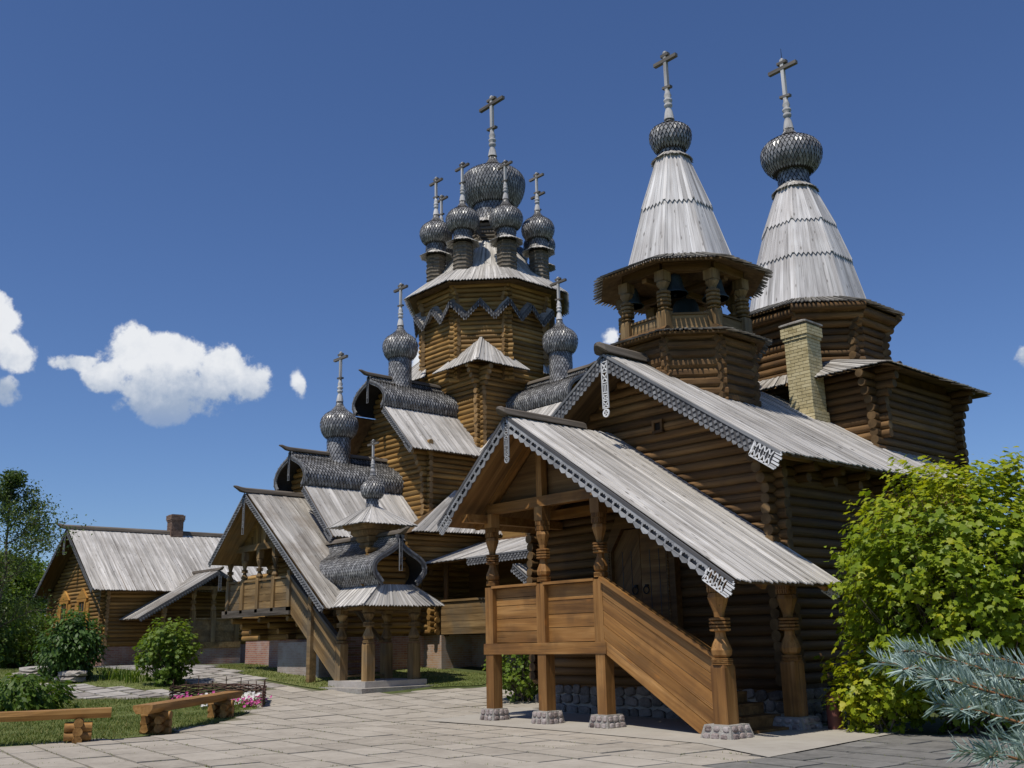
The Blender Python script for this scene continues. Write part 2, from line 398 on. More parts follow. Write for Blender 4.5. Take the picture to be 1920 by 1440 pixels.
def unit_log(kind, mats):
    key = (kind, tuple(mats))
    if key not in UNIT:
        out = []
        for var in range(3):
            mb = MB(); n = 12 if kind == 'round' else 8; ks = 5; vs = []; gs = []
            for j in range(ks+1):
                x = j/ks; bx, by = R.uniform(-.05, .05), R.uniform(-.05, .05); rr = R.uniform(.96, 1.04)
                for i in range(n):
                    t = 2*PI*(i+.5)/n; cy, cz = math.cos(t), math.sin(t)
                    if kind == 'hewn': k = 1/max(abs(cy), abs(cz)); k = min(k, 1.12); cy *= k*.92; cz *= k*.97
                    vs.append((x, cy*rr+bx, cz*rr+by)); gs.append((x*4, cy*.11, cz*.11))
            mb.add(vs, [(j*n+i, j*n+(i+1) % n, (j+1)*n+(i+1) % n, (j+1)*n+i) for j in range(ks) for i in range(n)], gs, 0, 0, kind == 'round')
            mb.add(vs[:n], [tuple(reversed(range(n)))], [(0, y*.1, z*.1) for x, y, z in vs[:n]], 0, 1)
            mb.add(vs[-n:], [tuple(range(n))], [(0, y*.1, z*.1) for x, y, z in vs[-n:]], 0, 1)
            out.append(meshof(mb, kind+'_log', mats))
        UNIT[key] = out
    return R.choice(UNIT[key])


class Logs:
    """lays logs of one thing; the first 290 are parts of their own, the rest are joined"""
    def __init__(s, th): s.th = th; s.n = 0; s.extra = MB()
    def lay(s, wall, p, q, r, mats=('log', 'cut'), kind='round', name='log'):
        p = V(p); q = V(q); d = q-p; L = d.length
        if L < .05: return
        d.normalize(); y = V((0, 0, 1)).cross(d).normalized(); z = d.cross(y)
        s.n += 1; r *= R.uniform(.94, 1.06)
        if s.n <= 290:
            fl = R.random() < .5
            inst(name, unit_log(kind, mats), wall, frame(q if fl else p, -d if fl else d, -y if fl else y, z, L, r, r))
        else: s.extra.tube(p, q, r, r, 10)
    def done(s, mats='log'):
        if s.extra.v: s.extra.build('log_courses', mats, s.th, 'stuff')


def log_wall(lg, wall, a, b, z0, n, d, ext=(.28, .28), phase=0, mats=('log', 'cut'), kind='round', span=None, top=0, off=None, rk=.53):
    a = V((a[0], a[1], 0)); b = V((b[0], b[1], 0)); dr = (b-a).normalized(); L = (b-a).length
    nrm = V((dr.y, -dr.x, 0))
    for i in range(n):
        z = z0+(i+.5+phase)*d
        e0 = ext[0]+R.uniform(-.03, .03); e1 = ext[1]+R.uniform(-.03, .03)
        s0, s1 = -e0, L+e1
        if top and i >= n-top: k = (i-(n-top)+1)*.11; s0 -= k*(ext[0] > 0); s1 += k*(ext[1] > 0)
        if span:
            sp = span(z)
            if not sp: continue
            s0, s1 = max(s0, sp[0]), min(s1, sp[1])
            if s1-s0 < .15: continue
        o = nrm*(off(z) if off else 0)+V((0, 0, R.uniform(-.006, .006)))
        lg.lay(wall, a+dr*s0+V((0, 0, z))+o, a+dr*s1+V((0, 0, z))+o, d*rk, mats, kind)


PLM = {}


def plank_mesh(L, w, th, tip, mats):
    key = (round(L, 3), round(w, 3), th, tip, mats)
    if key not in PLM:
        out = []
        for k in range(3):
            mb = MB(); hw = w/2*.965; j = R.uniform(-.012, .012)
            pts = [(0, -hw), (0, hw), (L, hw+j*.3), (L+tip, j), (L, -hw+j*.3)] if tip else [(0, -hw), (0, hw), (L, hw), (L, -hw)]
            n = len(pts); vs = [(x, y, th) for x, y in pts]+[(x, y, 0) for x, y in pts]
            mb.add(vs, [tuple(range(n)), tuple(reversed(range(n, 2*n)))]+[((i+1) % n, i, n+i, n+(i+1) % n) for i in range(n)], [(x, y, z) for x, y, z in vs], 0)
            out.append(meshof(mb, 'plank', [mats]))
        PLM[key] = out
    return R.choice(PLM[key])


def plank_roof(parent, t0, t1, b0, w, th, tip, mats, jit=.03, name='plank'):
    """parallel boards as objects of their own; t0-t1 upper edge, b0 below t0"""
    t0, t1, b0 = V(t0), V(t1), V(b0); al = t1-t0; W = al.length; al.normalize(); sl = b0-t0; L = sl.length; sl.normalize()
    nr = sl.cross(al)
    if nr.z < 0: nr = -nr
    yv = nr.cross(sl); n = max(1, round(W/w)); ww = W/n
    for i in range(n):
        o = t0+al*(i+.5)*ww+sl*R.uniform(-jit*.3, jit)+nr*(R.uniform(0, .012)+(.012 if i % 2 else 0))
        k = R.uniform(-.004, .004); x = (sl+al*k).normalized(); y = (yv-sl*k*(1 if yv.dot(al) > 0 else -1)).normalized()
        inst(name, plank_mesh(L, ww, th, tip, mats), parent, frame(o, x, y, nr))


def plank_fan(mb, t0, t1, b0, b1, w, th, tip, jit=.02, mi=0, gap=.02):
    t0, t1, b0, b1 = V(t0), V(t1), V(b0), V(b1); n = max(1, round((b1-b0).length/w))
    nr = (t1-t0 if (t1-t0).length > .01 else b1-b0).cross(b0-t0).normalized()
    if nr.z < 0: nr = -nr
    for i in range(n):
        f0, f1 = (i+gap)/n, (i+1-gap)/n; o = nr*(R.uniform(0, .01)+(.012 if i % 2 else 0)); d = (b0-t0).normalized()*R.uniform(-jit, jit)
        mb.plank(t0.lerp(t1, f0)+o, t0.lerp(t1, f1)+o, b0.lerp(b1, f0)+o+d, b0.lerp(b1, f1)+o+d, th, tip, None, mi)


def ringpt(c, r, k, n, a0, z): t = a0+2*PI*k/n; return V((c[0]+r*math.cos(t), c[1]+r*math.sin(t), z))


def ring_roof(mb, c, rin, zin, rout, zout, w, th=.025, tip=.07, n=8, a0=PI/8, jit=.02, under=None, gap=.02):
    for k in range(n):
        plank_fan(mb, ringpt(c, rin, k, n, a0, zin), ringpt(c, rin, k+1, n, a0, zin), ringpt(c, rout, k, n, a0, zout), ringpt(c, rout, k+1, n, a0, zout), w, th, tip, jit, 0, gap)
    if under is not None:
        under.lathe((c[0], c[1], 0), [(rin*.6, zin-.06), (rout-.06, zout-.05), (rout-.06, zout-.005), (rin*.6, zin-.02)], n, a0, None, 0, False)


def shingled(mb, surf, rows, n, closed=True, lift=.03, over=.5, base=0):
    """surf(s,t)->point,normal ; rows = list of s; n tiles along t in 0..1"""
    for j in range(len(rows)-1):
        s0, s1 = rows[j], rows[j+1]; h = s1-s0; st = .5*(j % 2)
        for i in range(n):
            t = (i+st)/n
            if not closed and t+.5/n > 1.001: continue
            dt = .455/n
            (pt, nt) = surf(s0-h*.15, t); (pl, nl) = surf(s0+h*.62, t-dt); (pr, nr) = surf(s0+h*.62, t+dt); (pb, nb) = surf(s1+h*(over+R.uniform(-.09, .07)), t+R.uniform(-.03, .03)/n)
            k1 = lift*R.uniform(.8, 1.2); k2 = lift*R.uniform(.65, .95)
            mb.add([pt+nt*.004, pl+nl*k2, pb+nb*k1, pr+nr*(k1+k2)*.45], [(0, 1, 2, 3)], None, None, base)


def lathe_surf(c, prof):
    cum = [0]
    for a, b in zip(prof, prof[1:]): cum.append(cum[-1]+math.hypot(b[0]-a[0], b[1]-a[1]))
    T = cum[-1]

    def f(s, t):
        s = min(max(s, 0), T-1e-6); k = 0
        while cum[k+1] < s: k += 1
        q = (s-cum[k])/(cum[k+1]-cum[k]); a, b = prof[k], prof[k+1]
        r = a[0]+(b[0]-a[0])*q; z = a[1]+(b[1]-a[1])*q; dx, dz = b[0]-a[0], b[1]-a[1]; l = math.hypot(dx, dz)
        an = 2*PI*t; n = V((-dz/l*math.cos(an), -dz/l*math.sin(an), dx/l))
        return V((c[0]+r*math.cos(an), c[1]+r*math.sin(an), c[2]+z)), n
    return f, T


def smooth_prof(p, k=4):
    out = []
    for i in range(len(p)-1):
        a = p[max(i-1, 0)]; b = p[i]; c = p[i+1]; d = p[min(i+2, len(p)-1)]
        for j in range(k):
            t = j/k
            out.append(tuple(.5*((2*b[x])+(c[x]-a[x])*t+(2*a[x]-5*b[x]+4*c[x]-d[x])*t*t+(3*b[x]-a[x]-3*c[x]+d[x])*t**3) for x in (0, 1)))
    return out+[p[-1]]


def onion(th, c, Rr, z, zb, zt, neck=None, tile=.125, wide=.0):
    """onion dome with scale shingles: centre height z, bottom zb, taper top zt; neck=(radius, z bottom)"""
    pr = [(.07, zt), (.10*Rr+.03, z+(zt-z)*.82), (.22*Rr, z+(zt-z)*.64), (.48*Rr, z+(zt-z)*.47), (.78*Rr, z+(zt-z)*.33), (.95*Rr, z+(zt-z)*.17), (Rr, z), (.96*Rr, z+(zb-z)*.35), (.84*Rr, z+(zb-z)*.68), (.64*Rr, z+(zb-z)*.95)]
    pr = smooth_prof(pr, 4)
    sh = MB(); sh.lathe((c[0], c[1], 0), list(reversed([(max(r-.012, .02), zz) for r, zz in pr])), 28)
    tl = MB()
    f, T = lathe_surf((c[0], c[1], 0), pr); rows = [i*tile for i in range(int(T/tile)+1)]
    n = max(16, round(2*PI*Rr/tile)); shingled(tl, f, rows, n)
    if neck:
        npf = [(neck[0]*.97, zb+.12), (neck[0], zb), (neck[0], neck[1]+.25), (neck[0]*1.08, neck[1])]
        sh.lathe((c[0], c[1], 0), list(reversed([(r-.012, zz) for r, zz in npf])), 20)
        f, T = lathe_surf((c[0], c[1], 0), npf); shingled(tl, f, [i*tile for i in range(int(T/tile)+1)], max(12, round(2*PI*neck[0]/tile)))
    d = sh.build('dome', 'under', th)
    tl.build('dome_shingles', 'shingle', d, 'stuff')
    return d


def cross(th, c, z0, z1, wd=.11, half=.5, rod=False):
    H = z1-z0; mb = MB(); c = (c[0], c[1], 0)
    mb.lathe(c, [(wd*1.1, z0-.1), (wd*.8, z0+H*.07), (wd*.55, z0+H*.12), (wd*.55, z0+H*.13), (wd*.85, z0+H*.15), (wd*.85, z0+H*.18), (wd*.55, z0+H*.20), (wd*.9, z0+H*.225), (wd*.9, z0+H*.25), (wd*.55, z0+H*.275), (wd*.8, z0+H*.31), (wd*.55, z0+H*.36), (wd*.42, z0+H*.4)], 12)
    mb.box((c[0]-wd*.36, c[1]-wd*.36, z0+H*.38), (c[0]+wd*.36, c[1]+wd*.36, z0+H*.98), None, 0, 2)
    mb.lathe(c, [(wd*.36, z0+H*.965), (wd*.45, z0+H*.985), (wd*.2, z1)], 8)
    o = mb.build('cross', 'cross', th)
    w = wd*.42
    for h_, z_, t_ in ((half, .83, .75), (half*.33, .915, .6)):
        b = MB(); b.box((c[0]-h_, c[1]-w, z0+H*z_), (c[0]+h_, c[1]+w, z0+H*z_+wd*t_)); b.build('cross_bar', 'crossd', o)
    b = MB(); b.beam((c[0]-half*.36, c[1], z0+H*.45), (c[0]+half*.36, c[1], z0+H*.43), wd*.84, wd*.5); b.build('cross_bar', 'crossd', o)
    if rod:
        m = MB(); m.tube((c[0], c[1], z1-.02), (c[0], c[1], z1+.35), .012, .006, 6); m.build('lightning_rod', 'iron', o)
    return o


# ---- carved boards
def fret_rake(th, p, q, nrm, width, style, endw=.55, cell=.16, mats=('fretd', 'fret', 'fretp')):
    """barge board of a gable, p at the ridge, q at the eave, hanging straight down, carved"""
    p, q, nrm = V(p), V(q), V(nrm).normalized(); d = (q-p); L = d.length; d.normalize()
    dn = nrm.cross(d);
    if dn.z > 0: dn = -dn
    bk = MB(); lc = MB()

    def P(s, h, o=0): return p+d*s+dn*h+nrm*o

    def quad(mb, a, o, t):  # list of (s,h)
        mb.prism([P(x, y, o) for x, y in a], nrm*t)
    if style == 'diamond':
        quad(bk, [(0, 0), (L, 0), (L, width*.86), (0, width*.86)], .0, .02)
        quad(lc, [(0, -.02), (L, -.02), (L, width*.12), (0, width*.12)], .022, .02)
        n = int((L-endw)/cell)
        for i in range(n):
            s = (i+.5)*cell
            for h, k in ((.32, 0), (.62, .5)):
                x = s+k*cell; w = cell*.30; hh = width*.15
                quad(lc, [(x-w, width*h), (x, width*h-hh), (x+w, width*h), (x, width*h+hh)], .022, .018)
            quad(lc, [(s-cell*.42, width*.8), (s+cell*.42, width*.8), (s+cell*.36, width*.95), (s, width*1.06), (s-cell*.36, width*.95)], .024, .016)
    elif style == 'tooth':
        quad(bk, [(0, -.03), (L, -.03), (L, width*.1), (0, width*.1)], .0, .05)
        n = max(2, int((L-endw)/cell)); c2 = (L-endw)/n
        for i in range(n):
            s = i*c2
            quad(lc, [(s, width*.1), (s+c2, width*.1), (s+c2, width*.30), (s+c2*.8, width*.42), (s+c2*.65, width*.3), (s+c2*.5, width*.4), (s+c2*.35, width*.3), (s+c2*.2, width*.42), (s, width*.30)], .02, .022)
            quad(lc, [(s-c2*.1, width*.29), (s+c2*.1, width*.29), (s+c2*.12, width*.7), (s-c2*.12, width*.7)], .018, .022)
            quad(lc, [(s, width*.66), (s+c2, width*.66), (s+c2*.96, width*.86), (s+c2*.75, width*.95), (s+c2*.5, width*1.04), (s+c2*.25, width*.95), (s+c2*.04, width*.86)], .022, .02)
        quad(bk, [(0, width*.1), (L-endw, width*.1), (L-endw, width*.72), (0, width*.72)], -.02, .015)
    else:
        quad(bk, [(0, -.02), (L, -.02), (L, width*.75), (0, width*.75)], .0, .03)
        n = max(2, int(L/cell)); c2 = L/n
        for i in range(n):
            s = i*c2
            quad(lc, [(s+c2*.06, width*.7), (s+c2*.94, width*.7), (s+c2*.5, width*1.08)], .002, .025)
            quad(lc, [(s+c2*.2, width*.45), (s+c2*.5, width*.2), (s+c2*.8, width*.45), (s+c2*.5, width*.66)], .032, .014)
    if endw and style in ('diamond', 'tooth'):
        e = MB(); s0 = L-endw

        def strip(a, b, w=.022):
            a, b = P(*a, .03), P(*b, .03); e.beam(a, b, .022, w, nrm.cross((b-a)))
        H = width*1.12
        for h in (width*.02, H): strip((s0, h), (L+.02, h), .04)
        strip((s0, 0), (s0, H), .035); m_ = 4
        for i in range(m_):
            a = s0+endw*.8*i/m_; b = s0+endw*.8*(i+1)/m_
            strip((a, width*.04), (b, H), .028); strip((b, width*.04), (a, H), .028)
            strip(((a+b)/2-.03, H*.5), ((a+b)/2+.03, H*.5), .07)
        for i in range(5):
            h = H*(i+.5)/5; strip((L-endw*.16, h), (L+.05+.03*(i % 2), h), H*.13)
        e.build('fretwork_end', mats[2], th)
    o = bk.build('barge_board', mats[0], th); lc.build('fretwork', mats[1], o)
    return o


def pendant(th, top, w, L, nrm, mat_='fretp', ring=True):
    """carved board hanging from a gable peak"""
    top, nrm = V(top), V(nrm).normalized(); sx = V((0, 0, 1)).cross(nrm).normalized(); mb = MB(); dn = V((0, 0, -1))

    def st(a, b, ww): mb.beam(top+sx*a[0]*w+dn*a[1]*L, top+sx*b[0]*w+dn*b[1]*L, .025, ww, (sx if abs((b[1]-a[1])*L) > abs((b[0]-a[0])*w) else V((0, 0, 1))))
    bot = .84 if ring else 1
    st((-.44, 0), (-.44, bot), w*.14); st((.44, 0), (.44, bot), w*.14)
    for k in (.02, .2, .38, .42, .56, .6, .7, bot-.01): st((-.4, k), (.4, k), w*.12)
    for a, b in ((.04, .19), (.22, .37), (.62, .69), (.72, .82)):
        st((-.4, a), (.4, b), w*.11); st((.4, a), (-.4, b), w*.11)
    st((-.13, .42), (-.13, .56), w*.1); st((.13, .42), (.13, .56), w*.1)
    if ring:
        n = 14; c = top+dn*L*.92; r0, r1 = w*.34, w*.52
        for i in range(n):
            a, b = 2*PI*i/n, 2*PI*(i+1)/n
            mb.prism([c+(sx*math.cos(a)+dn*math.sin(a))*r0-nrm*.012, c+(sx*math.cos(a)+dn*math.sin(a))*r1-nrm*.012, c+(sx*math.cos(b)+dn*math.sin(b))*r1-nrm*.012, c+(sx*math.cos(b)+dn*math.sin(b))*r0-nrm*.012], nrm*.025)
        for a in (PI/4, 3*PI/4): k = (sx*math.cos(a)+dn*math.sin(a))*r0; mb.beam(c-k, c+k, .02, w*.12, nrm.cross(k))
    return mb.build('carved_pendant', mat_, th)


def carved_post(th, x, y, z0, z1, hw, bulbs, mats='porch', name='post', base=None):
    """square shaft to `base`, then carved jugs and beads up to z1; bulbs list of (z0,z1,kind)"""
    mb = MB(); q = math.sqrt(2); c = (x, y, 0)
    if base > z0: mb.lathe(c, [(hw*q, z0), (hw*q, base-.05), (hw*q*.93, base)], 4, PI/4, None, 0, False)
    for a, b, k in bulbs:
        h = b-a
        if k == 'jug':  # onion widening downwards
            mb.lathe(c, [(hw*.6, b), (hw*.66, a+h*.8), (hw*1.02, a+h*.52), (hw*1.26, a+h*.3), (hw*1.16, a+h*.12), (hw*.78, a)][::-1], 8, PI/8, None, 0, False)
        elif k == 'cup':  # widening upwards
            mb.lathe(c, [(hw*.6, a), (hw*.68, a+h*.2), (hw*1.0, a+h*.5), (hw*1.26, a+h*.78), (hw*1.14, a+h*.95), (hw*.85, b)], 8, PI/8, None, 0, False)
        elif k == 'rings':
            n = 4
            for i in range(n):
                s = h/n; mb.lathe(c, [(hw*.95, a+i*s), (hw*1.26, a+i*s+s*.2), (hw*1.26, a+i*s+s*.7), (hw*.95, a+i*s+s*.95)], 8, PI/8, None, 0, False)
        elif k == 'teeth':
            mb.lathe(c, [(hw*q*.86, a), (hw*q*.86, b)], 4, PI/4, None, 0, False)
            for s in range(4):
                d = V((math.cos(s*PI/2), math.sin(s*PI/2), 0)); t = V((-d.y, d.x, 0))
                for i in range(5):
                    m = V((x, y, 0))+d*hw*.86+t*hw*.82*(i-2)/2.5
                    mb.beam(m+V((0, 0, a+h*.05)), m+V((0, 0, a+h*.45)), .04, hw*.22, t); mb.beam(m+V((0, 0, a+h*.55)), m+V((0, 0, a+h*.95)), .04, hw*.22, t)
        else:
            mb.lathe(c, [(hw*q, a), (hw*q, b)], 4, PI/4, None, 0, False)
    return mb.build(name, mats, th)


def solid(th, name, pts, th_v, mats):
    mb = MB(); mb.prism(pts, th_v); return mb.build(name, mats, th)


# stones
def stone_mesh(mats, n=3):
    key = ('stone', mats)
    if key not in UNIT:
        out = []
        for k in range(7):
            bm = bmesh.new(); bmesh.ops.create_icosphere(bm, subdivisions=2, radius=.5)
            for v in bm.verts:
                p = v.co*2; m = max(abs(p.x), abs(p.y), abs(p.z)); p = p.lerp(p/m, .62)
                p += MN.noise_vector(p*1.3+V((k*7, 0, 0)))*.22; v.co = p*.5
            me = bpy.data.meshes.new('stone'); bm.to_mesh(me); bm.free(); me.materials.append(M[mats])
            out.append(me)
        UNIT[key] = out
    return R.choice(UNIT[key])


def rubble(parent, a, b, z0, z1, nrm, mats, row=.3, dep=.12, lo=.28, hi=.52):
    a, b, nrm = V((*a, 0)), V((*b, 0)), V(nrm); d = (b-a).normalized(); L = (b-a).length; nr = max(1, round((z1-z0)/row)); h = (z1-z0)/nr
    for j in range(nr):
        s = R.uniform(-.2, 0)
        while s < L-.08:
            w = R.uniform(lo, hi); w = min(w, L-s+.05); c = a+d*(s+w/2)+V((0, 0, z0+(j+.5)*h+R.uniform(-.03, .03)))
            an = R.uniform(-.2, .2); x = d*math.cos(an)+V((0, 0, math.sin(an))); z = nrm.cross(x)
            inst('stone', stone_mesh(mats), parent, frame(c, x, nrm, z, w*.93, dep, h*R.uniform(.86, .98)))
            s += w


def zg(x, y):
    d = -x*.745+y*.667; xs = [24, 27, 31, 35, 38.5, 42, 50, 70]; ys = [0, .08, .3, .62, .88, .93, .9, .85]
    if d <= xs[0]: return 0
    for i in range(len(xs)-1):
        if d <= xs[i+1]: return ys[i]+(ys[i+1]-ys[i])*(d-xs[i])/(xs[i+1]-xs[i])
    return ys[-1]


# ------------------------------------------------------------------ the ground
def ground():
    xs = [-3000, -900, -400, -200, -120, -90]+[-80+i*2 for i in range(44)]+[10, 20, 40, 90, 200, 500, 1500, 3000]
    ys = [-3000, -900, -300, -100, -40, -20, -10]+[-4+i*2 for i in range(28)]+[56, 66, 80, 110, 180, 400, 1200, 3000]
    mb = MB(); n = len(ys)
    vs = [(x, y, zg(x, y)-.012) for x in xs for y in ys]
    mb.add(vs, [(i*n+j, (i+1)*n+j, (i+1)*n+j+1, i*n+j+1) for i in range(len(xs)-1) for j in range(n-1)], None, .5)
    mb.build('ground', 'earth', None, 'structure')


def sheet(name, poly, dz, mats, kind='structure', step=1.0, parent=None):
    bm = bmesh.new(); bm.faces.new([bm.verts.new((x, y, 0)) for x, y in poly])
    x0, x1 = min(p[0] for p in poly), max(p[0] for p in poly); y0, y1 = min(p[1] for p in poly), max(p[1] for p in poly)
    x = math.floor(x0)
    while x < x1: bmesh.ops.bisect_plane(bm, geom=bm.verts[:]+bm.edges[:]+bm.faces[:], plane_co=(x, 0, 0), plane_no=(1, 0, 0)); x += step
    y = math.floor(y0)
    while y < y1: bmesh.ops.bisect_plane(bm, geom=bm.verts[:]+bm.edges[:]+bm.faces[:], plane_co=(0, y, 0), plane_no=(0, 1, 0)); y += step
    bmesh.ops.triangulate(bm, faces=bm.faces[:])
    for v in bm.verts: v.co.z = zg(v.co.x, v.co.y)+dz
    for f in bm.faces:
        f.normal_update()
        if f.normal.z < 0: f.normal_flip()
    me = bpy.data.meshes.new(name); bm.to_mesh(me); bm.free(); me.materials.append(M[mats])
    o = bpy.data.objects.new(name, me); col.objects.link(o); ORG[o.name] = V((0, 0, 0))
    if kind: o['kind'] = kind
    return o


def inside(p, poly):
    c = False; n = len(poly)
    for i in range(n):
        a, b = poly[i], poly[(i+1) % n]
        if (a[1] > p[1]) != (b[1] > p[1]) and p[0] < (b[0]-a[0])*(p[1]-a[1])/(b[1]-a[1])+a[0]: c = not c
    return c


def clip(poly, convex):
    """Sutherland-Hodgman, convex clip polygon counter-clockwise"""
    out = poly
    for i in range(len(convex)):
        a, b = convex[i], convex[(i+1) % len(convex)]; inp = out; out = []
        sd_ = lambda p: (b[0]-a[0])*(p[1]-a[1])-(b[1]-a[1])*(p[0]-a[0])
        for j in range(len(inp)):
            p, q = inp[j], inp[(j+1) % len(inp)]; sp, sq = sd_(p), sd_(q)
            if sp >= 0: out.append(p)
            if (sp >= 0) != (sq >= 0): t = sp/(sp-sq); out.append((p[0]+(q[0]-p[0])*t, p[1]+(q[1]-p[1])*t))
        if len(out) < 3: return []
    return out


LAWN_FRONT = [(-20.9, 4.5), (-20.6, 5.8), (-20.05, 6.99), (-20.4, 7.95), (-20.6, 8.8), (-22.3, 10.7), (-23.25, 11.7), (-24.7, 13.0), (-26.9, 14.2), (-29.3, 12.8), (-30.7, 11.3), (-33.4, 9.2), (-36, 6), (-36, -6), (-24, -8)]
LAWN_MID = [(-27.5, 16.75), (-29.0, 16.75), (-32.6, 16.95), (-38.6, 18.3), (-40.5, 19.9), (-40.5, 22.6), (-27.6, 22.5), (-27.6, 19.6), (-28.2, 19.5)]
LAWN_RIGHT = [(-25.4, 19.3), (-24.6, 20.5), (-25.2, 21.6), (-26.3, 22.5), (-27.6, 22.5), (-27.6, 19.6)]
LAWN_BED = [(-29.6, 13.4), (-31.4, 13.3), (-35.0, 12.1), (-37.6, 10.4), (-46, 7), (-48.5, 16.5), (-38, 15.0), (-33.2, 14.55), (-31.6, 14.9)]
PLAZA = [(-8.5, 1.5), (-18.5, 1.5), (-20.9, 4.5), (-20.6, 5.8), (-20.05, 6.99), (-20.4, 7.95), (-20.6, 8.8), (-22.3, 10.7), (-23.25, 11.7), (-24.7, 13.0), (-26.9, 14.2), (-28.3, 14.9), (-30.0, 16.6), (-25.2, 16.6), (-25.0, 19.2), (-24.2, 20.2), (-18.8, 20.2), (-18.8, 17.2), (-5.0, 17.2), (-2.5, 17.5), (-2.5, 8)]
APRON = [(-8.8, 12.6), (-10.75, 13.55), (-14.5, 13.85), (-18.6, 13.9), (-19.4, 17.4), (-9.2, 17.4)]


def pavement():
    base = sheet('pavement', PLAZA, .0, 'joint')
    ap = sheet('concrete_apron', APRON, .034, 'concrete')
    an = math.radians(-7); ux, uy = (math.cos(an), math.sin(an)), (-math.sin(an), math.cos(an))
    rest = MB(); cnt = 0; cand = []
    v = -4.0; row = 0
    while v < 26:
        h = R.choice((.62, .68, .74, .8)); u = -36+R.uniform(0, 1.2)
        while u < 6:
            w = R.choice((.8, 1.0, 1.15, 1.3, 1.45))
            gp = .022; q = [(u+gp+R.uniform(0, .015), v+gp), (u+w-gp, v+gp+R.uniform(0, .012)), (u+w-gp-R.uniform(0, .015), v+h-gp), (u+gp, v+h-gp-R.uniform(0, .015))]
            q = [(ux[0]*a+uy[0]*b, ux[1]*a+uy[1]*b) for a, b in q]
            cx, cy = sum(p[0] for p in q)/4, sum(p[1] for p in q)/4
            if inside((cx, cy), PLAZA) and not (inside((cx, cy), APRON) and all(inside(p, APRON) for p in q)):
                d = -cx*.745+cy*.667
                if d > 11: cand.append((d, q, (cx, cy)))
            u += w
        v += h; row += 1
    cand.sort(key=lambda t: t[0])
    for d, q, c in cand:
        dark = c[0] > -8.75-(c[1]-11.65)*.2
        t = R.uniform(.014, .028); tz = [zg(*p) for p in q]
        vs = [(p[0], p[1], z+t+R.uniform(-.003, .003)) for p, z in zip(q, tz)]+[(p[0], p[1], z-.02) for p, z in zip(q, tz)]
        fs = [(0, 1, 2, 3), (0, 4, 5, 1), (1, 5, 6, 2), (2, 6, 7, 3), (3, 7, 4, 0)]
        cnt += 1
        if cnt <= 300:
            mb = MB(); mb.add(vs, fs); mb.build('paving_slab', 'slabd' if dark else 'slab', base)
        else: rest.add(vs, fs)
    if rest.v: rest.build('paving_slabs_far', 'slab', base, 'stuff')
    # weeds in the joints
    w = MB()
    for d, q, c in cand:
        if R.random() < .35: continue
        for e in range(4):
            if R.random() < .4: continue
            a, b = q[e], q[(e+1) % 4]
            for k in range(R.randint(4, 16)):
                t = R.random()**.7; x, y = a[0]+(b[0]-a[0])*t+R.gauss(0, .012), a[1]+(b[1]-a[1])*t+R.gauss(0, .012); z = zg(x, y); L = R.uniform(.015, .05); an2 = R.random()*6.3
                if inside((x, y), APRON): continue
                dx, dy = math.cos(an2)*.01, math.sin(an2)*.01
                w.add([(x-dx, y-dy, z), (x+dx, y+dy, z), (x+R.gauss(0, .02), y+R.gauss(0, .02), z+L)], [(0, 1, 2)])
    w.build('joint_weeds', 'grass', base, 'stuff')


def flag_path(name, poly, label=None):
    """irregular flagstones of the far paths"""
    base = sheet(name, poly, .006, 'joint'); mb = MB(); x0, x1 = min(p[0] for p in poly), max(p[0] for p in poly); y0, y1 = min(p[1] for p in poly), max(p[1] for p in poly)
    y = y0; n = 0
    while y < y1:
        h = R.uniform(.45, .8); x = x0-R.random()
        while x < x1:
            w = R.uniform(.5, 1.3); c = (x+w/2, y+h/2)
            if inside(c, poly):
                q = [(x+.03+R.uniform(0, .08), y+.03+R.uniform(0, .08)), (x+w-.03-R.uniform(0, .08), y+.03+R.uniform(0, .06)), (x+w-.03-R.uniform(0, .06), y+h-.03-R.uniform(0, .06)), (x+.03+R.uniform(0, .08), y+h-.03)]
                vs = [(a, b, zg(a, b)+.035) for a, b in q]+[(a, b, zg(a, b)-.02) for a, b in q]
                fs = [(0, 1, 2, 3), (0, 4, 5, 1), (1, 5, 6, 2), (2, 6, 7, 3), (3, 7, 4, 0)]
                m = MB(); m.add(vs, fs); m.build('flagstone', 'flag', base)
            x += w
        y += h


def blades(name, poly, dens, hmin, hmax, parent, mats='grass', wd=.008):
    mb = MB(); x0, x1 = min(p[0] for p in poly), max(p[0] for p in poly); y0, y1 = min(p[1] for p in poly), max(p[1] for p in poly)
    n = int((x1-x0)*(y1-y0)*dens)
    for i in range(n):
        x, y = R.uniform(x0, x1), R.uniform(y0, y1)
        if not inside((x, y), poly): continue
        d = -x*.745+y*.667
        if d < 13: continue
        px = (x*.667+y*.745)/d
        if px < -.62: continue
        k = MN.noise(V((x*.9, y*.9, 0))); z = zg(x, y)
        if k < -.45 and R.random() < .6: continue
        L = R.uniform(hmin, hmax)*(1+.5*k); an = R.random()*6.3; w = wd*R.uniform(.7, 1.5)
        dx, dy = math.cos(an)*w, math.sin(an)*w; lx, ly = R.gauss(0, .35)*L, R.gauss(0, .35)*L
        rn = min(max(.45+.35*k+R.gauss(0, .2), 0), .99)
        mb.add([(x-dx, y-dy, z), (x+dx, y+dy, z), (x+lx*.4+dx*.6, y+ly*.4+dy*.6, z+L*.6), (x+lx, y+ly, z+L)], [(0, 1, 2), (0, 2, 3)], None, rn)
    o = mb.build(name, mats, parent, 'stuff')
    return o


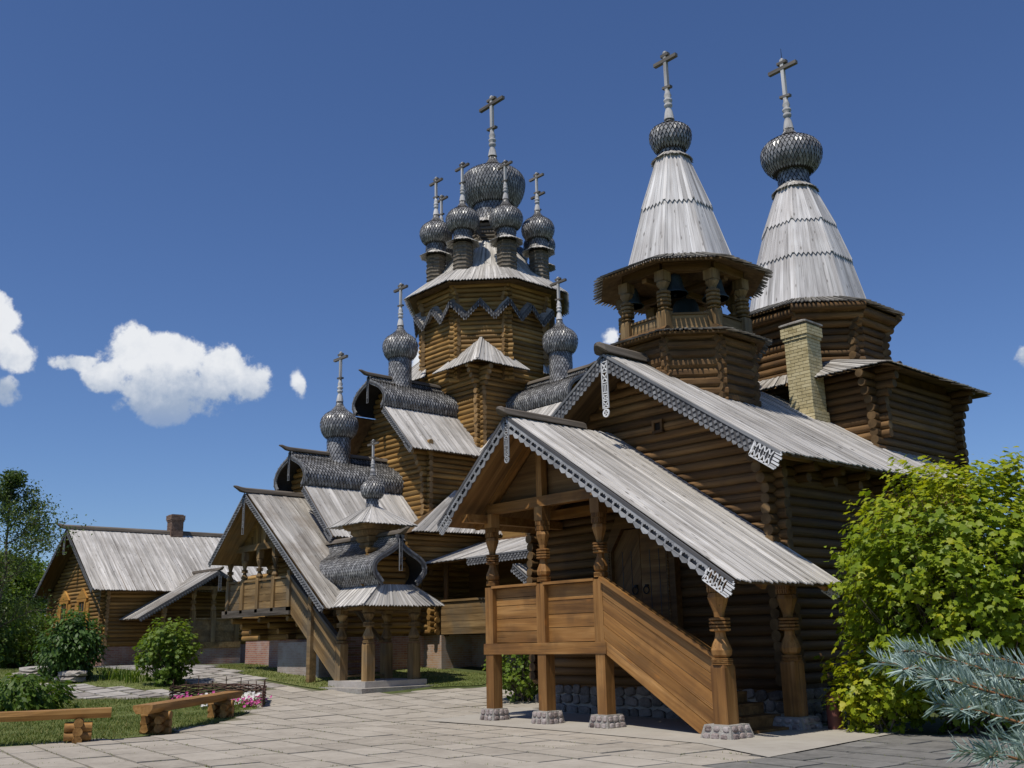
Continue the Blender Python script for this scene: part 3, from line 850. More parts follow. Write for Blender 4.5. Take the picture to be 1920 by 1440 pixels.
ground()
pavement()
for nm, poly, dn in (('lawn', LAWN_FRONT, 420), ('lawn', LAWN_MID, 260), ('lawn', LAWN_RIGHT, 420), ('lawn', LAWN_BED, 200)):
    lw = sheet(nm, poly, .012, 'turf'); blades('grass', poly, dn, .035, .085, lw)
flag_path('path', [(-28.3, 14.95), (-30.0, 16.6), (-32.6, 16.9), (-38.6, 18.2), (-40.5, 19.8), (-48.2, 19.5), (-48.6, 16.6), (-38.2, 15.1), (-33.2, 14.6), (-31.7, 15.0)])
flag_path('path', [(-29.5, 12.95), (-28.9, 13.4), (-29.6, 13.4), (-31.4, 13.25), (-35.0, 12.05), (-37.6, 10.3), (-40, 9.3), (-38, 7.9), (-33.4, 9.25), (-30.7, 11.4)])


# ------------------------------------------------------------------ the bell tower chapel (right)
def brick_mesh(mats):
    key = ('brick', mats)
    if key not in UNIT:
        mb = MB(); e = .04; p = [(-.5+e, -.5), (.5-e, -.5), (.5, -.5+e), (.5, .5-e), (.5-e, .5), (-.5+e, .5), (-.5, .5-e), (-.5, -.5+e)]
        mb.add([(x, y, -.5) for x, y in p]+[(x, y, .5) for x, y in p], [tuple(range(8)), tuple(range(8, 16))]+[(i, (i+1) % 8, 8+(i+1) % 8, 8+i) for i in range(8)], None, 0)
        UNIT[key] = meshof(mb, 'brick', [mats])
    return UNIT[key]


def chimney(th, cx, cy, hx, hy, z0, z1, mats, cap=True):
    core = MB(); core.box((cx-hx+.02, cy-hy+.02, z0), (cx+hx-.02, cy+hy-.02, z1)); ch = core.build('chimney', 'mortar' if mats == 'ybrick' else 'soot', th)
    rh = .088; n = int((z1-z0)/rh)
    for j in range(n):
        z = z0+(j+.5)*rh; o = .06 if j >= n-3 else (.03 if j == n-4 else 0); o += .04 if j < 4 and cap else 0
        for fx, fy, L, ax in ((0, -1, hx, 0), (0, 1, hx, 0), (1, 0, hy, 1), (-1, 0, hy, 1)):
            s = -(L+o)-(.12 if j % 2 else 0)
            while s < L+o-.02:
                a, b = max(s, -(L+o)), min(s+.25, L+o)
                if b-a > .03:
                    m_ = (a+b)/2; c = V((cx, cy, z))+(V((m_, fy*(hy+o-.05), 0)) if ax == 0 else V((fx*(hx+o-.05), m_, 0)))
                    d = V((1, 0, 0)) if ax == 0 else V((0, 1, 0)); y = V((0, 0, 1)).cross(d)
                    inst('brick', brick_mesh(mats), ch, frame(c, d, y, (0, 0, 1), b-a-.012, .1, rh-.013))
                s += .25
    if cap:
        mb = MB(); mb.lathe((cx, cy, 0), [(hx*1.7, z1-.02), (hx*1.7, z1+.02), (hx*.5, z1+.14)], 4, PI/4, None, 0, False); mb.build('chimney_cap', 'roofd', ch)
    return ch


def bell(th, x, y, z, r, h):
    mb = MB(); mb.lathe((x, y, z-h), [(r, 0), (r*1.0, h*.03), (r*.86, h*.12), (r*.7, h*.3), (r*.6, h*.55), (r*.55, h*.75), (r*.45, h*.86), (r*.2, h*.92)], 20); mb.lathe((x, y, z-h), [(r*.92, .0), (r*.6, h*.3), (r*.3, h*.6)], 20)
    b = mb.build('bell', 'bronze', None, None, (x, y, z-h))
    m = MB(); m.tube((x, y, z-h*.1), (x, y, z+.12), .03); m.tube((x, y, z-h*.5), (x, y, z-h*1.1), .015, .035, 6); m.build('clapper', 'iron', b)
    return b


def tent(th, c, tiers, w=.13):
    """eight sided tent roof; tiers list of (r_top,z_top,r_bot,z_bot)"""
    core = MB(); core.lathe((c[0], c[1], 0), [(tiers[-1][2]-.03, tiers[-1][3])]+[(t[0]-.03, t[1]) for t in reversed(tiers)], 8, PI/8, None, 0, False)
    cn = core.build('tent_roof', 'deck', th); mb = MB()
    for i, (r0, z0, r1, z1) in enumerate(tiers):
        for k in range(8):
            a, b = ringpt(c, r0, k, 8, PI/8, z0), ringpt(c, r0, k+1, 8, PI/8, z0); p, q = ringpt(c, r1, k, 8, PI/8, z1), ringpt(c, r1, k+1, 8, PI/8, z1)
            n = max(4, round((q-p).length/w)); nr = (b-a).cross(p-a).normalized(); nr = nr if nr.z > 0 else -nr
            for j in range(n):
                o = nr*(R.uniform(0, .006)+.012+.034*(len(tiers)-1-i)); f0, f1 = (j+.015)/n, (j+.985)/n
                mb.plank(a.lerp(b, f0)+o, a.lerp(b, f1)+o, p.lerp(q, f0)+o, p.lerp(q, f1)+o, .022, .1 if i < len(tiers)-1 else .02)
        for k in range(8):
            a, p = ringpt(c, r0, k, 8, PI/8, z0), ringpt(c, r1, k, 8, PI/8, z1); o = V((a.x-c[0], a.y-c[1], .25)).normalized()*(.022+.034*(len(tiers)-1-i)); mb.beam(a+o, p+o, .05, .03, o, None, 0, .09)
    mb.build('tent_boards', 'cone', cn, 'stuff'); return cn


def oct_walls(lg, th, c, ap, z0, n, d, kind='round', mats=('log', 'cut'), faces=(-135, -90, -45, 0, 45), ext=.22, flare=None, name='wall'):
    H = n*d; core = MB(); rr = ap/math.cos(PI/8)
    pr = [(rr-.02, z0), (rr-.02, z0+H)]
    if flare: pr = [(rr-.02, z0), (rr-.02, z0+H-flare[0])]+[((ap+flare[1]*t*t)/math.cos(PI/8)-.02, z0+H-flare[0]*(1-t)) for t in (.33, .66, 1)]
    core.lathe((c[0], c[1], 0), pr, 8, PI/8, None, 0, False); w = core.build(name, mats[0], th)
    side = ap*math.tan(PI/8)
    for fi, a in enumerate(faces):
        t = math.radians(a); nx, ny = math.cos(t), math.sin(t); tx, ty = -ny, nx
        for i in range(n):
            z = z0+(i+.5+(.5 if fi % 2 else 0))*d
            if z > z0+H: continue
            o = 0
            if flare: q = max(0, (z-(z0+H-flare[0]))/flare[0]); o = flare[1]*q*q
            A = ap+o; e = (A*math.tan(PI/8))+ext*(1-.9*min(1, o*3))+R.uniform(-.03, .03)
            m_ = V((c[0]+nx*A, c[1]+ny*A, z)); T = V((tx, ty, 0))
            lg.lay(w, m_-T*e, m_+T*e, d*.53, mats, kind)
    return w


def ridge_log(th, a, b, r=.14, tipz=.18, name='ridge_log', k_=1.0):
    """hewn ridge log with an upturned carved front end at a"""
    a, b = V(a), V(b); d = (a-b).normalized(); s = d.cross(V((0, 0, 1))).normalized(); mb = MB()
    sec = [(b, 1, 0), (a, 1, 0), (a+d*.16*k_, .95, .02), (a+d*.34*k_, .6, .09*k_), (a+d*.46*k_, .28, tipz)]
    vs = []; gs = []
    for p, k, dz in sec:
        for x, z in ((-1, -.55), (-.75, .35), (0, .8), (.75, .35), (1, -.55)):
            vs.append(p+s*x*r*(k if k < 1 else 1)+V((0, 0, z*r*k+dz))); gs.append(((p-b).length, x*r, z*r))
    n = 5; fs = [(j*n+i, j*n+(i+1) % n, (j+1)*n+(i+1) % n, (j+1)*n+i) for j in range(len(sec)-1) for i in range(n)]
    mb.add(vs, fs+[tuple(range(n)), tuple(range(len(vs)-n, len(vs)))], gs); return mb.build(name, 'ridge', th)


def chapel():
    th = thing('wooden_chapel', (-14.95, 17.2, 0), 'brown log chapel with open bell tower, two pointed tent roofs and a covered stair porch', 'chapel')
    lg = Logs(th); d = .205; L_ = ('log', 'cutd')
    XR, XL, YF, YB = -11.46, -18.44, 17.32, 23.3; XC = -14.95; ZR, SL = 8.0, .665

    def zr(x): return ZR-SL*abs(x-XC)
    # stone plinth
    mb = MB(); mb.box((XL-.05, YF-.02, -.1), (XR+.08, YB, .66)); pl = mb.build('plinth', 'mortar', th)
    rubble(pl, (XL-.05, YF-.05), (XR+.08, YF-.05), 0, .66, (0, -1, 0), 'rubble', .22, .1, .2, .45)
    rubble(pl, (XR+.11, YF), (XR+.11, YB), 0, .66, (1, 0, 0), 'rubble', .22, .1, .2, .45)
    # walls
    mb = MB(); mb.prism([(XL, YF+.03, .6), (XR, YF+.03, .6), (XR, YF+.03, zr(XR)-.1), (XC, YF+.03, ZR-.1), (XL, YF+.03, zr(XL)-.1)], (0, -.06, 0)); wf = mb.build('wall', 'log', th)
    wid = lambda z: (max(-.3, (XC-(ZR-.12-z)/SL)-XL), min(XR-XL+.3, (XC+(ZR-.12-z)/SL)-XL)) if z < ZR-.15 else None
    log_wall(lg, wf, (XL, YF), (XR, YF), .66, 36, d, (.28, .28), 0, L_, 'round', wid)
    mb = MB(); mb.box((XR-.05, YF, .6), (XR+.03, YB, zr(XR)-.2)); ws = mb.build('wall', 'log', th)
    log_wall(lg, ws, (XR, YF), (XR, YB+.6), .66, 23, d, (.34, 0), .5, L_, 'round', None, 4)
    mb = MB(); mb.box((XL-.05, YF, .6), (XL+.05, YB, zr(XL)-.2)); wl = mb.build('wall', 'log', th)
    log_wall(lg, wl, (XL, YF), (XL, YF+.1), .66, 23, d, (.34, 0), .5, L_, 'round', None, 4)
    # eave brackets
    for i in range(6):
        y = YF+.75+i*1.02; mb = MB(); mb.tube((XR-.1, y, zr(XR)-.86), (XR+.36, y, zr(XR)-.86), .1); mb.tube((XR-.1, y, zr(XR)-.66), (XR+.55, y, zr(XR)-.66), .1); mb.build('bracket', 'log', th)
    mb = MB(); mb.tube((XR+.45, YF-.9, zr(XR+.45)-.2), (XR+.45, 25.0, zr(XR+.45)-.2), .1); mb.build('purlin', 'log', th)
    for s in (-1, 1):
        mb = MB(); mb.tube((XC+s*1.8, YF-.85, zr(XC+1.8)-.2), (XC+s*1.8, YF+.1, zr(XC+1.8)-.2), .1); mb.build('purlin', 'porchd', th)
    # vent window
    mb = MB(); wx, wz = -14.28, 6.32
    for a, b in (((-.15, -.15), (.15, -.09)), ((-.15, .09), (.15, .15)), ((-.15, -.09), (-.09, .09)), ((.09, -.09), (.15, .09))): mb.box((wx+a[0], YF-.16, wz+a[1]), (wx+b[0], YF-.02, wz+b[1]))
    wn = mb.build('window', 'log', th); mb = MB(); mb.box((wx-.1, YF-.115, wz-.1), (wx+.1, YF-.05, wz+.1)); mb.build('opening', 'dark', wn)
    # roof
    E = 4.4; YA, YZ = 16.28, 24.95
    for s in (1, -1):
        mb = MB(); xe = XC+s*E; q = [(XC, YA+.05, ZR-.06), (xe, YA+.05, zr(xe)-.06), (xe, YZ if s > 0 else 23.3, zr(xe)-.06), (XC+s*2.75, YZ if s > 0 else 23.3, zr(XC+2.75)-.06), (XC+s*2.75, 23.25, zr(XC+2.75)-.06), (XC, 23.25, ZR-.06)]
        mb.prism(q, (0, 0, .05)); rf = mb.build('roof', 'deck', th)
        plank_roof(rf, (XC, YA, ZR), (XC, 23.2, ZR), (xe, YA, zr(xe)), .128, .024, .05, 'roof', .05)
        if s > 0: plank_roof(rf, (XC+2.72, 23.2, zr(XC+2.72)), (XC+2.72, YZ, zr(XC+2.72)), (xe, 23.2, zr(xe)), .128, .024, .05, 'roof', .07)
    ridge_log(th, (XC, 16.2, ZR+.12), (XC, 17.75, ZR+.12), .19, .06, k_=.5)
    for s in (1, -1): fret_rake(th, (XC+s*.02, YA-.06, ZR-.02), (XC+s*(E+.05), YA-.06, zr(XC+E+.05)), (0, -1, 0), .3, 'diamond', .62, .155)
    pendant(th, (XC+.06, YA-.11, 7.82), .19, 1.32, (0, -1, 0))
    # ---------------- bell tower
    c = (-14.95, 19.2)
    oct_walls(lg, th, c, 1.5, 6.6, 9, .23, 'hewn', L_, (-135, -90, -45, 0, 45), .12)
    sk = MB(); un = MB(); ring_roof(sk, c, 1.45, 8.76, 2.06, 8.57, .11, .028, .13, jit=.04, under=un, gap=.13)
    u = un.build('skirt_roof', 'deck', th); sk.build('skirt_boards', 'eave', u, 'stuff')
    zb = 8.72
    for k in range(8):
        a = ringpt(c, 1.52, k, 8, PI/8, 0); carved_post(th, a.x, a.y, zb-.1, 10.2, .14, [(9.22, 9.32, 'jug'), (9.32, 9.72, 'rings'), (9.72, 9.95, 'cup'), (9.95, 10.2, 'sq')], 'canopyw', 'belfry_post', 9.2)
        b = ringpt(c, 1.52, k+1, 8, PI/8, 0); mb = MB(); mb.beam(a+V((0, 0, 8.93)), b+V((0, 0, 8.93)), .05, .32); mb.beam(a+V((0, 0, 9.12)), b+V((0, 0, 9.12)), .12, .05); mb.build('railing', 'canopyw', th)
        mb = MB(); mb.beam(a+V((0, 0, 10.30)), b+V((0, 0, 10.30)), .2, .22); mb.build('beam', 'log', th)
    mb = MB(); mb.lathe((*c, 0), [(1.5, 8.62), (1.5, 8.72)], 8, PI/8, None, 0, False); mb.build('belfry_floor', 'porchd', th)
    mb = MB(); mb.lathe((*c, 0), [(1.6, 10.42), (1.6, 10.5)], 8, PI/8, None, 0, False)
    for a in (0, PI/2): mb.beam((c[0]-1.4*math.cos(a), c[1]-1.4*math.sin(a), 10.16), (c[0]+1.4*math.cos(a), c[1]+1.4*math.sin(a), 10.16), .14, .14)
    mb.build('belfry_ceiling', 'porchd', th)
    sk = MB(); un = MB(); ring_roof(sk, c, 1.3, 10.72, 2.2, 10.32, .115, .03, .16, jit=.04, under=un, gap=.13)
    u = un.build('eave_roof', 'deck', th); sk.build('eave_boards', 'eave', u, 'stuff')
    tent(th, c, [(.36, 13.85, .9, 12.3), (.88, 12.36, 1.42, 10.58)], .12)
    sk = MB(); ring_roof(sk, c, .3, 13.95, .5, 13.78, .09, .02, .06, 12); sk.build('collar', 'roofd', th)
    onion(th, c, .54, 14.53, 14.04, 15.1, (.31, 13.8), .105); cross(th, c, 15.1, 17.06, .13, .38)
    # ---------------- sanctuary block and its tower
    c2 = (-14.95, 25.05); hx, y0, y1 = 2.8, 23.2, 27.3
    mb = MB(); mb.box((c2[0]-hx, y0, .3), (c2[0]+hx, y1, 8.3)); w2 = mb.build('wall', 'log', th)
    log_wall(lg, w2, (c2[0]-.6, y0), (c2[0]+hx, y0), 6.4, 9, d, (0, .3), 0, L_, 'round', None, 4)
    log_wall(lg, w2, (c2[0]+hx, y0), (c2[0]+hx, y1), .6, 36, d, (.3, .3), .5, L_, 'round', None, 4)
    log_wall(lg, w2, (c2[0]+hx-.1, y1), (c2[0]+hx, y1), .6, 37, d, (0, .3), 0, L_, 'round', None, 4)
    mb = MB(); un = MB(); e = [(c2[0]-hx-.2, y0-.7, 8.12), (c2[0]+hx+.78, y0-.7, 8.12), (c2[0]+hx+.78, y1+.9, 8.12), (c2[0]-hx-.2, y1+.9, 8.12)]; t = [(c2[0]-1.7, c2[1]-1.6, 8.72), (c2[0]+1.7, c2[1]-1.6, 8.72), (c2[0]+1.7, c2[1]+1.6, 8.72), (c2[0]-1.7, c2[1]+1.6, 8.72)]
    for k in range(4): plank_fan(mb, t[k], t[(k+1) % 4], e[k], e[(k+1) % 4], .12, .024, .06)
    un.add([(x, y, z-.05) for x, y, z in t+e], [(0, 1, 5, 4), (1, 2, 6, 5), (2, 3, 7, 6), (3, 0, 4, 7)]); u = un.build('hip_roof', 'deck', th); mb.build('hip_boards', 'roofd', u, 'stuff')
    oct_walls(lg, th, c2, 1.83, 8.45, 9, .2, 'round', L_, (-90, -45, 0, 45), .2, (.8, .45))
    sk = MB(); un = MB(); ring_roof(sk, c2, 1.5, 10.82, 2.52, 10.38, .115, .03, .16, jit=.04, under=un, gap=.13)
    u = un.build('eave_roof', 'deck', th); sk.build('eave_boards', 'eave', u, 'stuff')
    tent(th, c2, [(.47, 14.7, 1.0, 13.35), (.98, 13.42, 1.36, 12.2), (1.34, 12.28, 1.72, 10.65)], .13)
    sk = MB(); ring_roof(sk, c2, .42, 14.84, .66, 14.62, .1, .02, .06, 12); sk.build('collar', 'roofd', th)
    onion(th, c2, .9, 15.9, 15.25, 16.95, (.45, 14.65), .125); cross(th, c2, 16.85, 19.22, .15, .5, True)
    chimney(th, -13.72, 22.62, .34, .32, 6.9, 9.62, 'ybrick')
    # ---------------- stair porch
    porch(th, lg)
    lg.done()
    for x, y, z, rr, h in ((-15.55, 18.0, 10.2, .3, .52), (-14.3, 18.15, 10.24, .32, .55), (-13.75, 19.0, 10.2, .33, .6), (-14.9, 19.3, 10.05, .58, .98)):  # last, largest bell is an added dark shape filling the belfry void
        b = bell(th, x, y, z, rr, h)
        tag(b, {.3: 'dark bronze bell hanging in left opening of the belfry', .32: 'dark bronze bell hanging in the middle opening of the belfry', .33: 'greenish bronze bell hanging in the right opening of the belfry', .58: 'very large bell added behind the others to fill the dark inside of the belfry'}[rr], 'bell', 'bells in the belfry')


def porch(th, lg):
    P = [(-17.44, 14.92), (-15.76, 14.92), (-14.08, 14.92)]; YW = 17.2
    XC, ZR = -15.75, 6.38; XE, ZE = -10.12, 2.6; XW, ZW = -18.1, 4.3
    # footings
    for i, (x, y, h, w) in enumerate([(P[0][0], P[0][1], .27, .2), (P[1][0], P[1][1], .28, .21), (P[2][0], P[2][1], .27, .22), (-10.98, 14.58, .25, .27), (-11.02, 16.75, .24, .28)]):
        mb = MB(); mb.lathe((x, y, 0), [(w*1.78, -.03), (w*1.62, .1), (w*1.4, h)], 4, PI/4, None, 0, False); f = mb.build('stone_footing', 'mortar', th)
        for k in range(4):
            t = k*PI/2; dx, dy = math.cos(t), math.sin(t)
            for row in range(2):
                for j in range(3):
                    o = (j-1)*w*.68+R.uniform(-.02, .02); rr = w*(1.17-.13*row)
                    inst('stone', stone_mesh('granite'), f, frame((x+dx*rr-dy*o, y+dy*rr+dx*o, h*(.27+.47*row)), (-dy, dx, 0), (dx, dy, .15), (0, 0, 1), w*R.uniform(.42, .62), .075, h*R.uniform(.34, .46)))
    def bl(s): return [(s, s+.1, 'rings'), (s+.1, s+.5, 'jug'), (s+.5, s+.58, 'sq2'), (s+.6, s+.82, 'rings'), (s+.82, s+1.27, 'cup'), (s+1.27, s+1.5, 'teeth')]
    for i, (x, y) in enumerate(P):
        top = (4.5, 4.5, 4.5)[i]
        carved_post(th, x, y, .24, 4.5, .125, [(1.62, 2.86, 'sq'), (2.9, 3.0, 'rings'), (3.0, 3.38, 'jug'), (3.38, 3.6, 'rings'), (3.6, 3.98, 'cup'), (3.98, 4.2, 'teeth'), (4.2, top, 'sq')], 'porch', 'post', 1.45)
    for x, y, hw in ((-10.98, 14.58, .15), (-11.02, 16.75, .155)):
        carved_post(th, x, y, .22, 3.1, hw, [(1.22, 1.33, 'rings'), (1.33, 1.78, 'jug'), (1.78, 2.02, 'rings'), (2.02, 2.45, 'cup'), (2.45, 2.62, 'teeth'), (2.62, 3.0 if y < 15 else 3.05, 'sq')], 'porch', 'post', 1.22)
    # platform
    mb = MB(); mb.box((-17.62, 14.78, 1.41), (-13.9, 15.02, 1.64)); mb.build('beam', 'porch', th)
    mb = MB(); mb.box((-17.6, 15.03, 1.43), (-17.38, YW, 1.63)); mb.build('beam', 'porch', th)
    mb = MB(); mb.box((-14.2, 15.03, 1.43), (-13.95, YW, 1.62)); mb.build('beam', 'porch', th)
    for i in range(12):
        mb = MB(); y = 15.0+i*.18; mb.box((-17.55, y, 1.64), (-13.9, y+.172, 1.68)); mb.build('floor_board', 'porchd', th)
    # railing boards
    for a, b in ((P[0], P[1]), (P[1], P[2])):
        zs = [1.655, 1.9, 2.17, 2.45, 2.62, 2.83]
        if a is P[1]: zs = [1.655, 1.95, 2.22, 2.5, 2.83]
        for k in range(len(zs)-1):
            mb = MB(); mb.box((a[0]+.126, a[1]-.005+R.uniform(-.012, .012), zs[k]), (b[0]-.126, a[1]+.05, zs[k+1]-.012)); mb.build('railing_board', 'porch', th)
        mb = MB(); mb.box((a[0]+.1, a[1]-.14, 2.832), (b[0]-.1, a[1]+.1, 2.885)); mb.build('handrail', 'porch', th)
    for k in range(4):
        mb = MB(); mb.box((-17.46, 15.05, 1.7+k*.28), (-17.42, YW-.1, 1.965+k*.28)); mb.build('railing_board', 'porch', th)
    mb = MB(); mb.box((-17.54, 15.05, 2.83), (-17.34, YW-.1, 2.88)); mb.build('handrail', 'porch', th)
    # stair flanks : diagonal boards, both sides
    for yy, front in ((14.80, True),):
        A = [(-13.95, 1.42), (-13.95, 2.80)]; B = [(-11.14, -.34), (-11.14, 1.23)]; n = 5
        for k in range(n):
            f0, f1 = k/n, (k+.955)/n; p = lambda q, f: V((q[0][0], yy+R.uniform(-.008, .008), q[0][1]+(q[1][1]-q[0][1])*f))
            a0, a1, b0, b1 = p(A, f0), p(A, f1), p(B, f0), p(B, f1)
            def cut(a, b):
                if b.z >= .03: return b
                t = (a.z-.03)/(a.z-b.z); return a.lerp(b, t)
            c0, c1 = cut(a0, b0), cut(a1, b1); pts = [a0, a1, c1]+([V((B[0][0], yy, .03))] if (b0.z < .03 <= b1.z) else [])+[c0]
            mb = MB(); mb.prism(list(reversed(pts)), (0, .05+.006*k, 0), gd=(2.81, 0, -1.66)); mb.build('stair_side_board', 'porch', th)
        mb = MB(); mb.prism([(-13.9, yy+.07, 1.5), (-11.2, yy+.07, .1), (-11.2, yy+.07, 1.2), (-13.9, yy+.07, 2.75)], (0, .02, 0), gd=(2.81, 0, -1.66)); mb.build('stair_backing', 'porchd', th)
        mb = MB(); mb.beam((-13.96, yy+.0, 2.86), (-11.12, yy+.0, 1.28), .2, .075); mb.build('handrail', 'porch', th)
    for i in range(8):
        x = -13.88+i*.36; z = 1.64-(i+1)*.195
        if z < .05: continue
        mb = MB(); mb.box((x, 14.95, z-.05), (x+.4, 16.7, z)); mb.build('step', 'porchd', th)
        mb = MB(); mb.box((x, 14.95, z), (x+.03, 16.7, z+.145)); mb.build('riser', 'porchd', th)
    # roof
    sR = (ZR-ZE)/(XE-XC); YA = 13.98
    mb = MB(); mb.prism([(XC, YA+.04, ZR-.06), (XE, YA+.04, ZE-.06), (XE, 17.22, ZE-.06), (XC, 17.22, ZR-.06)], (0, 0, .05)); rf = mb.build('porch_roof', 'deck', th)
    plank_roof(rf, (XC, YA, ZR), (XC, 17.23, ZR), (XE, YA, ZE), .105, .022, .06, 'roof', .05)
    mb = MB(); mb.prism([(XC, YA+.04, ZR-.06), (XW, YA+.04, ZW-.06), (XW, 17.22, ZW-.06), (XC, 17.22, ZR-.06)], (0, 0, .05)); rf = mb.build('porch_roof', 'porchd', th)
    plank_roof(rf, (XC, YA, ZR), (XC, 17.2, ZR), (XW, YA, ZW), .105, .022, .06, 'roof', .05)
    ridge_log(th, (XC, 13.85, ZR+.1), (XC, 16.3, ZR+.08), .125, .05, k_=.4)
    fret_rake(th, (XC+.02, YA-.05, ZR-.03), (XE-.02, YA-.05, ZE-.03), (0, -1, 0), .25, 'tooth', .55, .205, ('fretd', 'fretl', 'fretp'))
    fret_rake(th, (XC-.02, YA-.05, ZR-.03), (XW-.03, YA-.05, ZW-.03), (0, -1, 0), .25, 'tooth', .4, .205, ('fretd', 'fret', 'fretl'))
    fret_rake(th, (XE-.8, 17.26, ZE+.8*sR-.03), (XE-.02, 17.26, ZE-.03), (0, -1, 0), .25, 'tooth', .3, .205)
    pendant(th, (XC+.05, YA-.1, 6.2), .15, .84, (0, -1, 0), 'fretl')
    # frame under the roof
    for y in (14.92, 16.9):
        mb = MB(); mb.box((-17.5, y-.1, 4.5), (-13.6, y+.1, 4.72)); mb.build('tie_beam', 'porch', th)
        mb = MB(); mb.beam((XC, y, 4.72), (XC, y, 6.2), .17, .17, (0, 1, 0)); mb.build('king_post', 'porch', th)
        for s, xe, ze in ((1, XE, ZE), (-1, XW, ZW)):
            mb = MB(); mb.beam((XC, y, ZR-.16), (xe-s*.1, y, ze-.14+.1*abs((ZR-ze)/(xe-XC))), .12, .14); mb.build('rafter', 'porch', th)
    mb = MB(); mb.prism([(-17.4, 15.06, 4.7), (-13.6, 15.06, 4.7), (XC, 15.06, 6.2)], (0, .03, 0)); mb.build('gable_infill', 'porchd', th)
    for x, z in ((-17.55, 4.3), (-13.5, 4.45), (-11.0, 2.83)):
        mb = MB(); mb.box((x-.1, 14.2, z), (x+.1, YW, z+.18)); mb.build('purlin', 'porch', th)
    # door
    dx0, dx1, z0, z1 = -15.75, -14.15, 1.68, 4.1; mb = MB(); y = 17.14
    mb.box((dx0-.24, y-.1, z0), (dx0, y+.08, 3.6)); mb.box((dx1, y-.1, z0), (dx1+.24, y+.08, 3.6)); m_ = (dx0+dx1)/2
    mb.prism([(dx0-.24, y-.1, 3.6), (dx0, y-.1, 3.6), (dx0+.35, y-.1, z1), (dx1-.35, y-.1, z1), (dx1, y-.1, 3.6), (dx1+.24, y-.1, 3.6), (dx1-.2, y-.1, z1+.28), (dx0+.2, y-.1, z1+.28)], (0, .18, 0)); fr_ = mb.build('door_frame', 'porchd', th)
    mb = MB()
    for s in range(30):
        z = z0+.05+s*.065
        for x in (dx0-.06, dx1+.06): mb.lathe((x, y-.11, z), [(.0, -.03), (.032, 0), (0, .03)], 6)
    mb.build('carved_rope', 'porchd', fr_)
    for s in (-1, 1):
        a, b = (dx0, m_-.006) if s < 0 else (m_+.006, dx1); mb = MB()
        pts = [(a, y, z0), (b, y, z0), (b, y, z1-.02), (a+.35, y, z1-.02), (a, y, 3.6)] if s < 0 else [(a, y, z0), (b, y, z0), (b, y, 3.6), (b-.35, y, z1-.02), (a, y, z1-.02)]
        mb.prism(list(reversed(pts)), (0, .05, 0)); dr = mb.build('door', 'porch', th)
        for k in (1, 2):
            mb = MB(); x = a+(b-a)*k/3; mb.box((x-.008, y-.006, z0), (x+.008, y, z1-.5)); mb.build('batten', 'fretd', dr)
        mb = MB(); n = 12; c = V((m_+s*.16, y-.045, 2.72))
        for i in range(n):
            t0, t1 = 2*PI*i/n, 2*PI*(i+1)/n; mb.tube(c+V((math.cos(t0)*.08, 0, math.sin(t0)*.08)), c+V((math.cos(t1)*.08, 0, math.sin(t1)*.08)), .014, None, 6)
        mb.lathe((c.x, c.y+.03, c.z+.1), [(.05, -.02), (.05, .02)], 8); mb.build('ring_handle', 'iron', dr)


chapel()


# ------------------------------------------------------------------ the church (middle)
BPROF = smooth_prof([(0, 0), (.08, -.13), (.24, -.25), (.54, -.38), (.86, -.56), (1.1, -.80), (1.2, -1.06), (1.13, -1.3), (.98, -1.48)], 3)


def band(mb, pts, w, mp, b, th):
    """strip following a profile (a,z), w wide inwards, at depth b"""
    n = len(pts); ins = []
    for i in range(n):
        p, q = pts[max(i-1, 0)], pts[min(i+1, n-1)]; dx, dz = q[0]-p[0], q[1]-p[1]; l = math.hypot(dx, dz) or 1
        nx, nz = -dz/l, dx/l
        if nx*pts[i][0] > 0 or (abs(pts[i][0]) < .02 and nz > 0): nx, nz = -nx, -nz
        ins.append((pts[i][0]+nx*w, pts[i][1]+nz*w))
    for i in range(n-1):
        mb.prism([mp(*pts[i][:1], b, pts[i][1]), mp(pts[i+1][0], b, pts[i+1][1]), mp(ins[i+1][0], b, ins[i+1][1]), mp(ins[i][0], b, ins[i][1])], mp(0, b+th, 0)-mp(0, b, 0))


CPROF = smooth_prof([(0, 0), (.06, -.17), (.19, -.34), (.47, -.52), (.78, -.68), (.98, -.86), (1.04, -1.06), (1.0, -1.25), (.84, -1.44), (.72, -1.58)], 3)


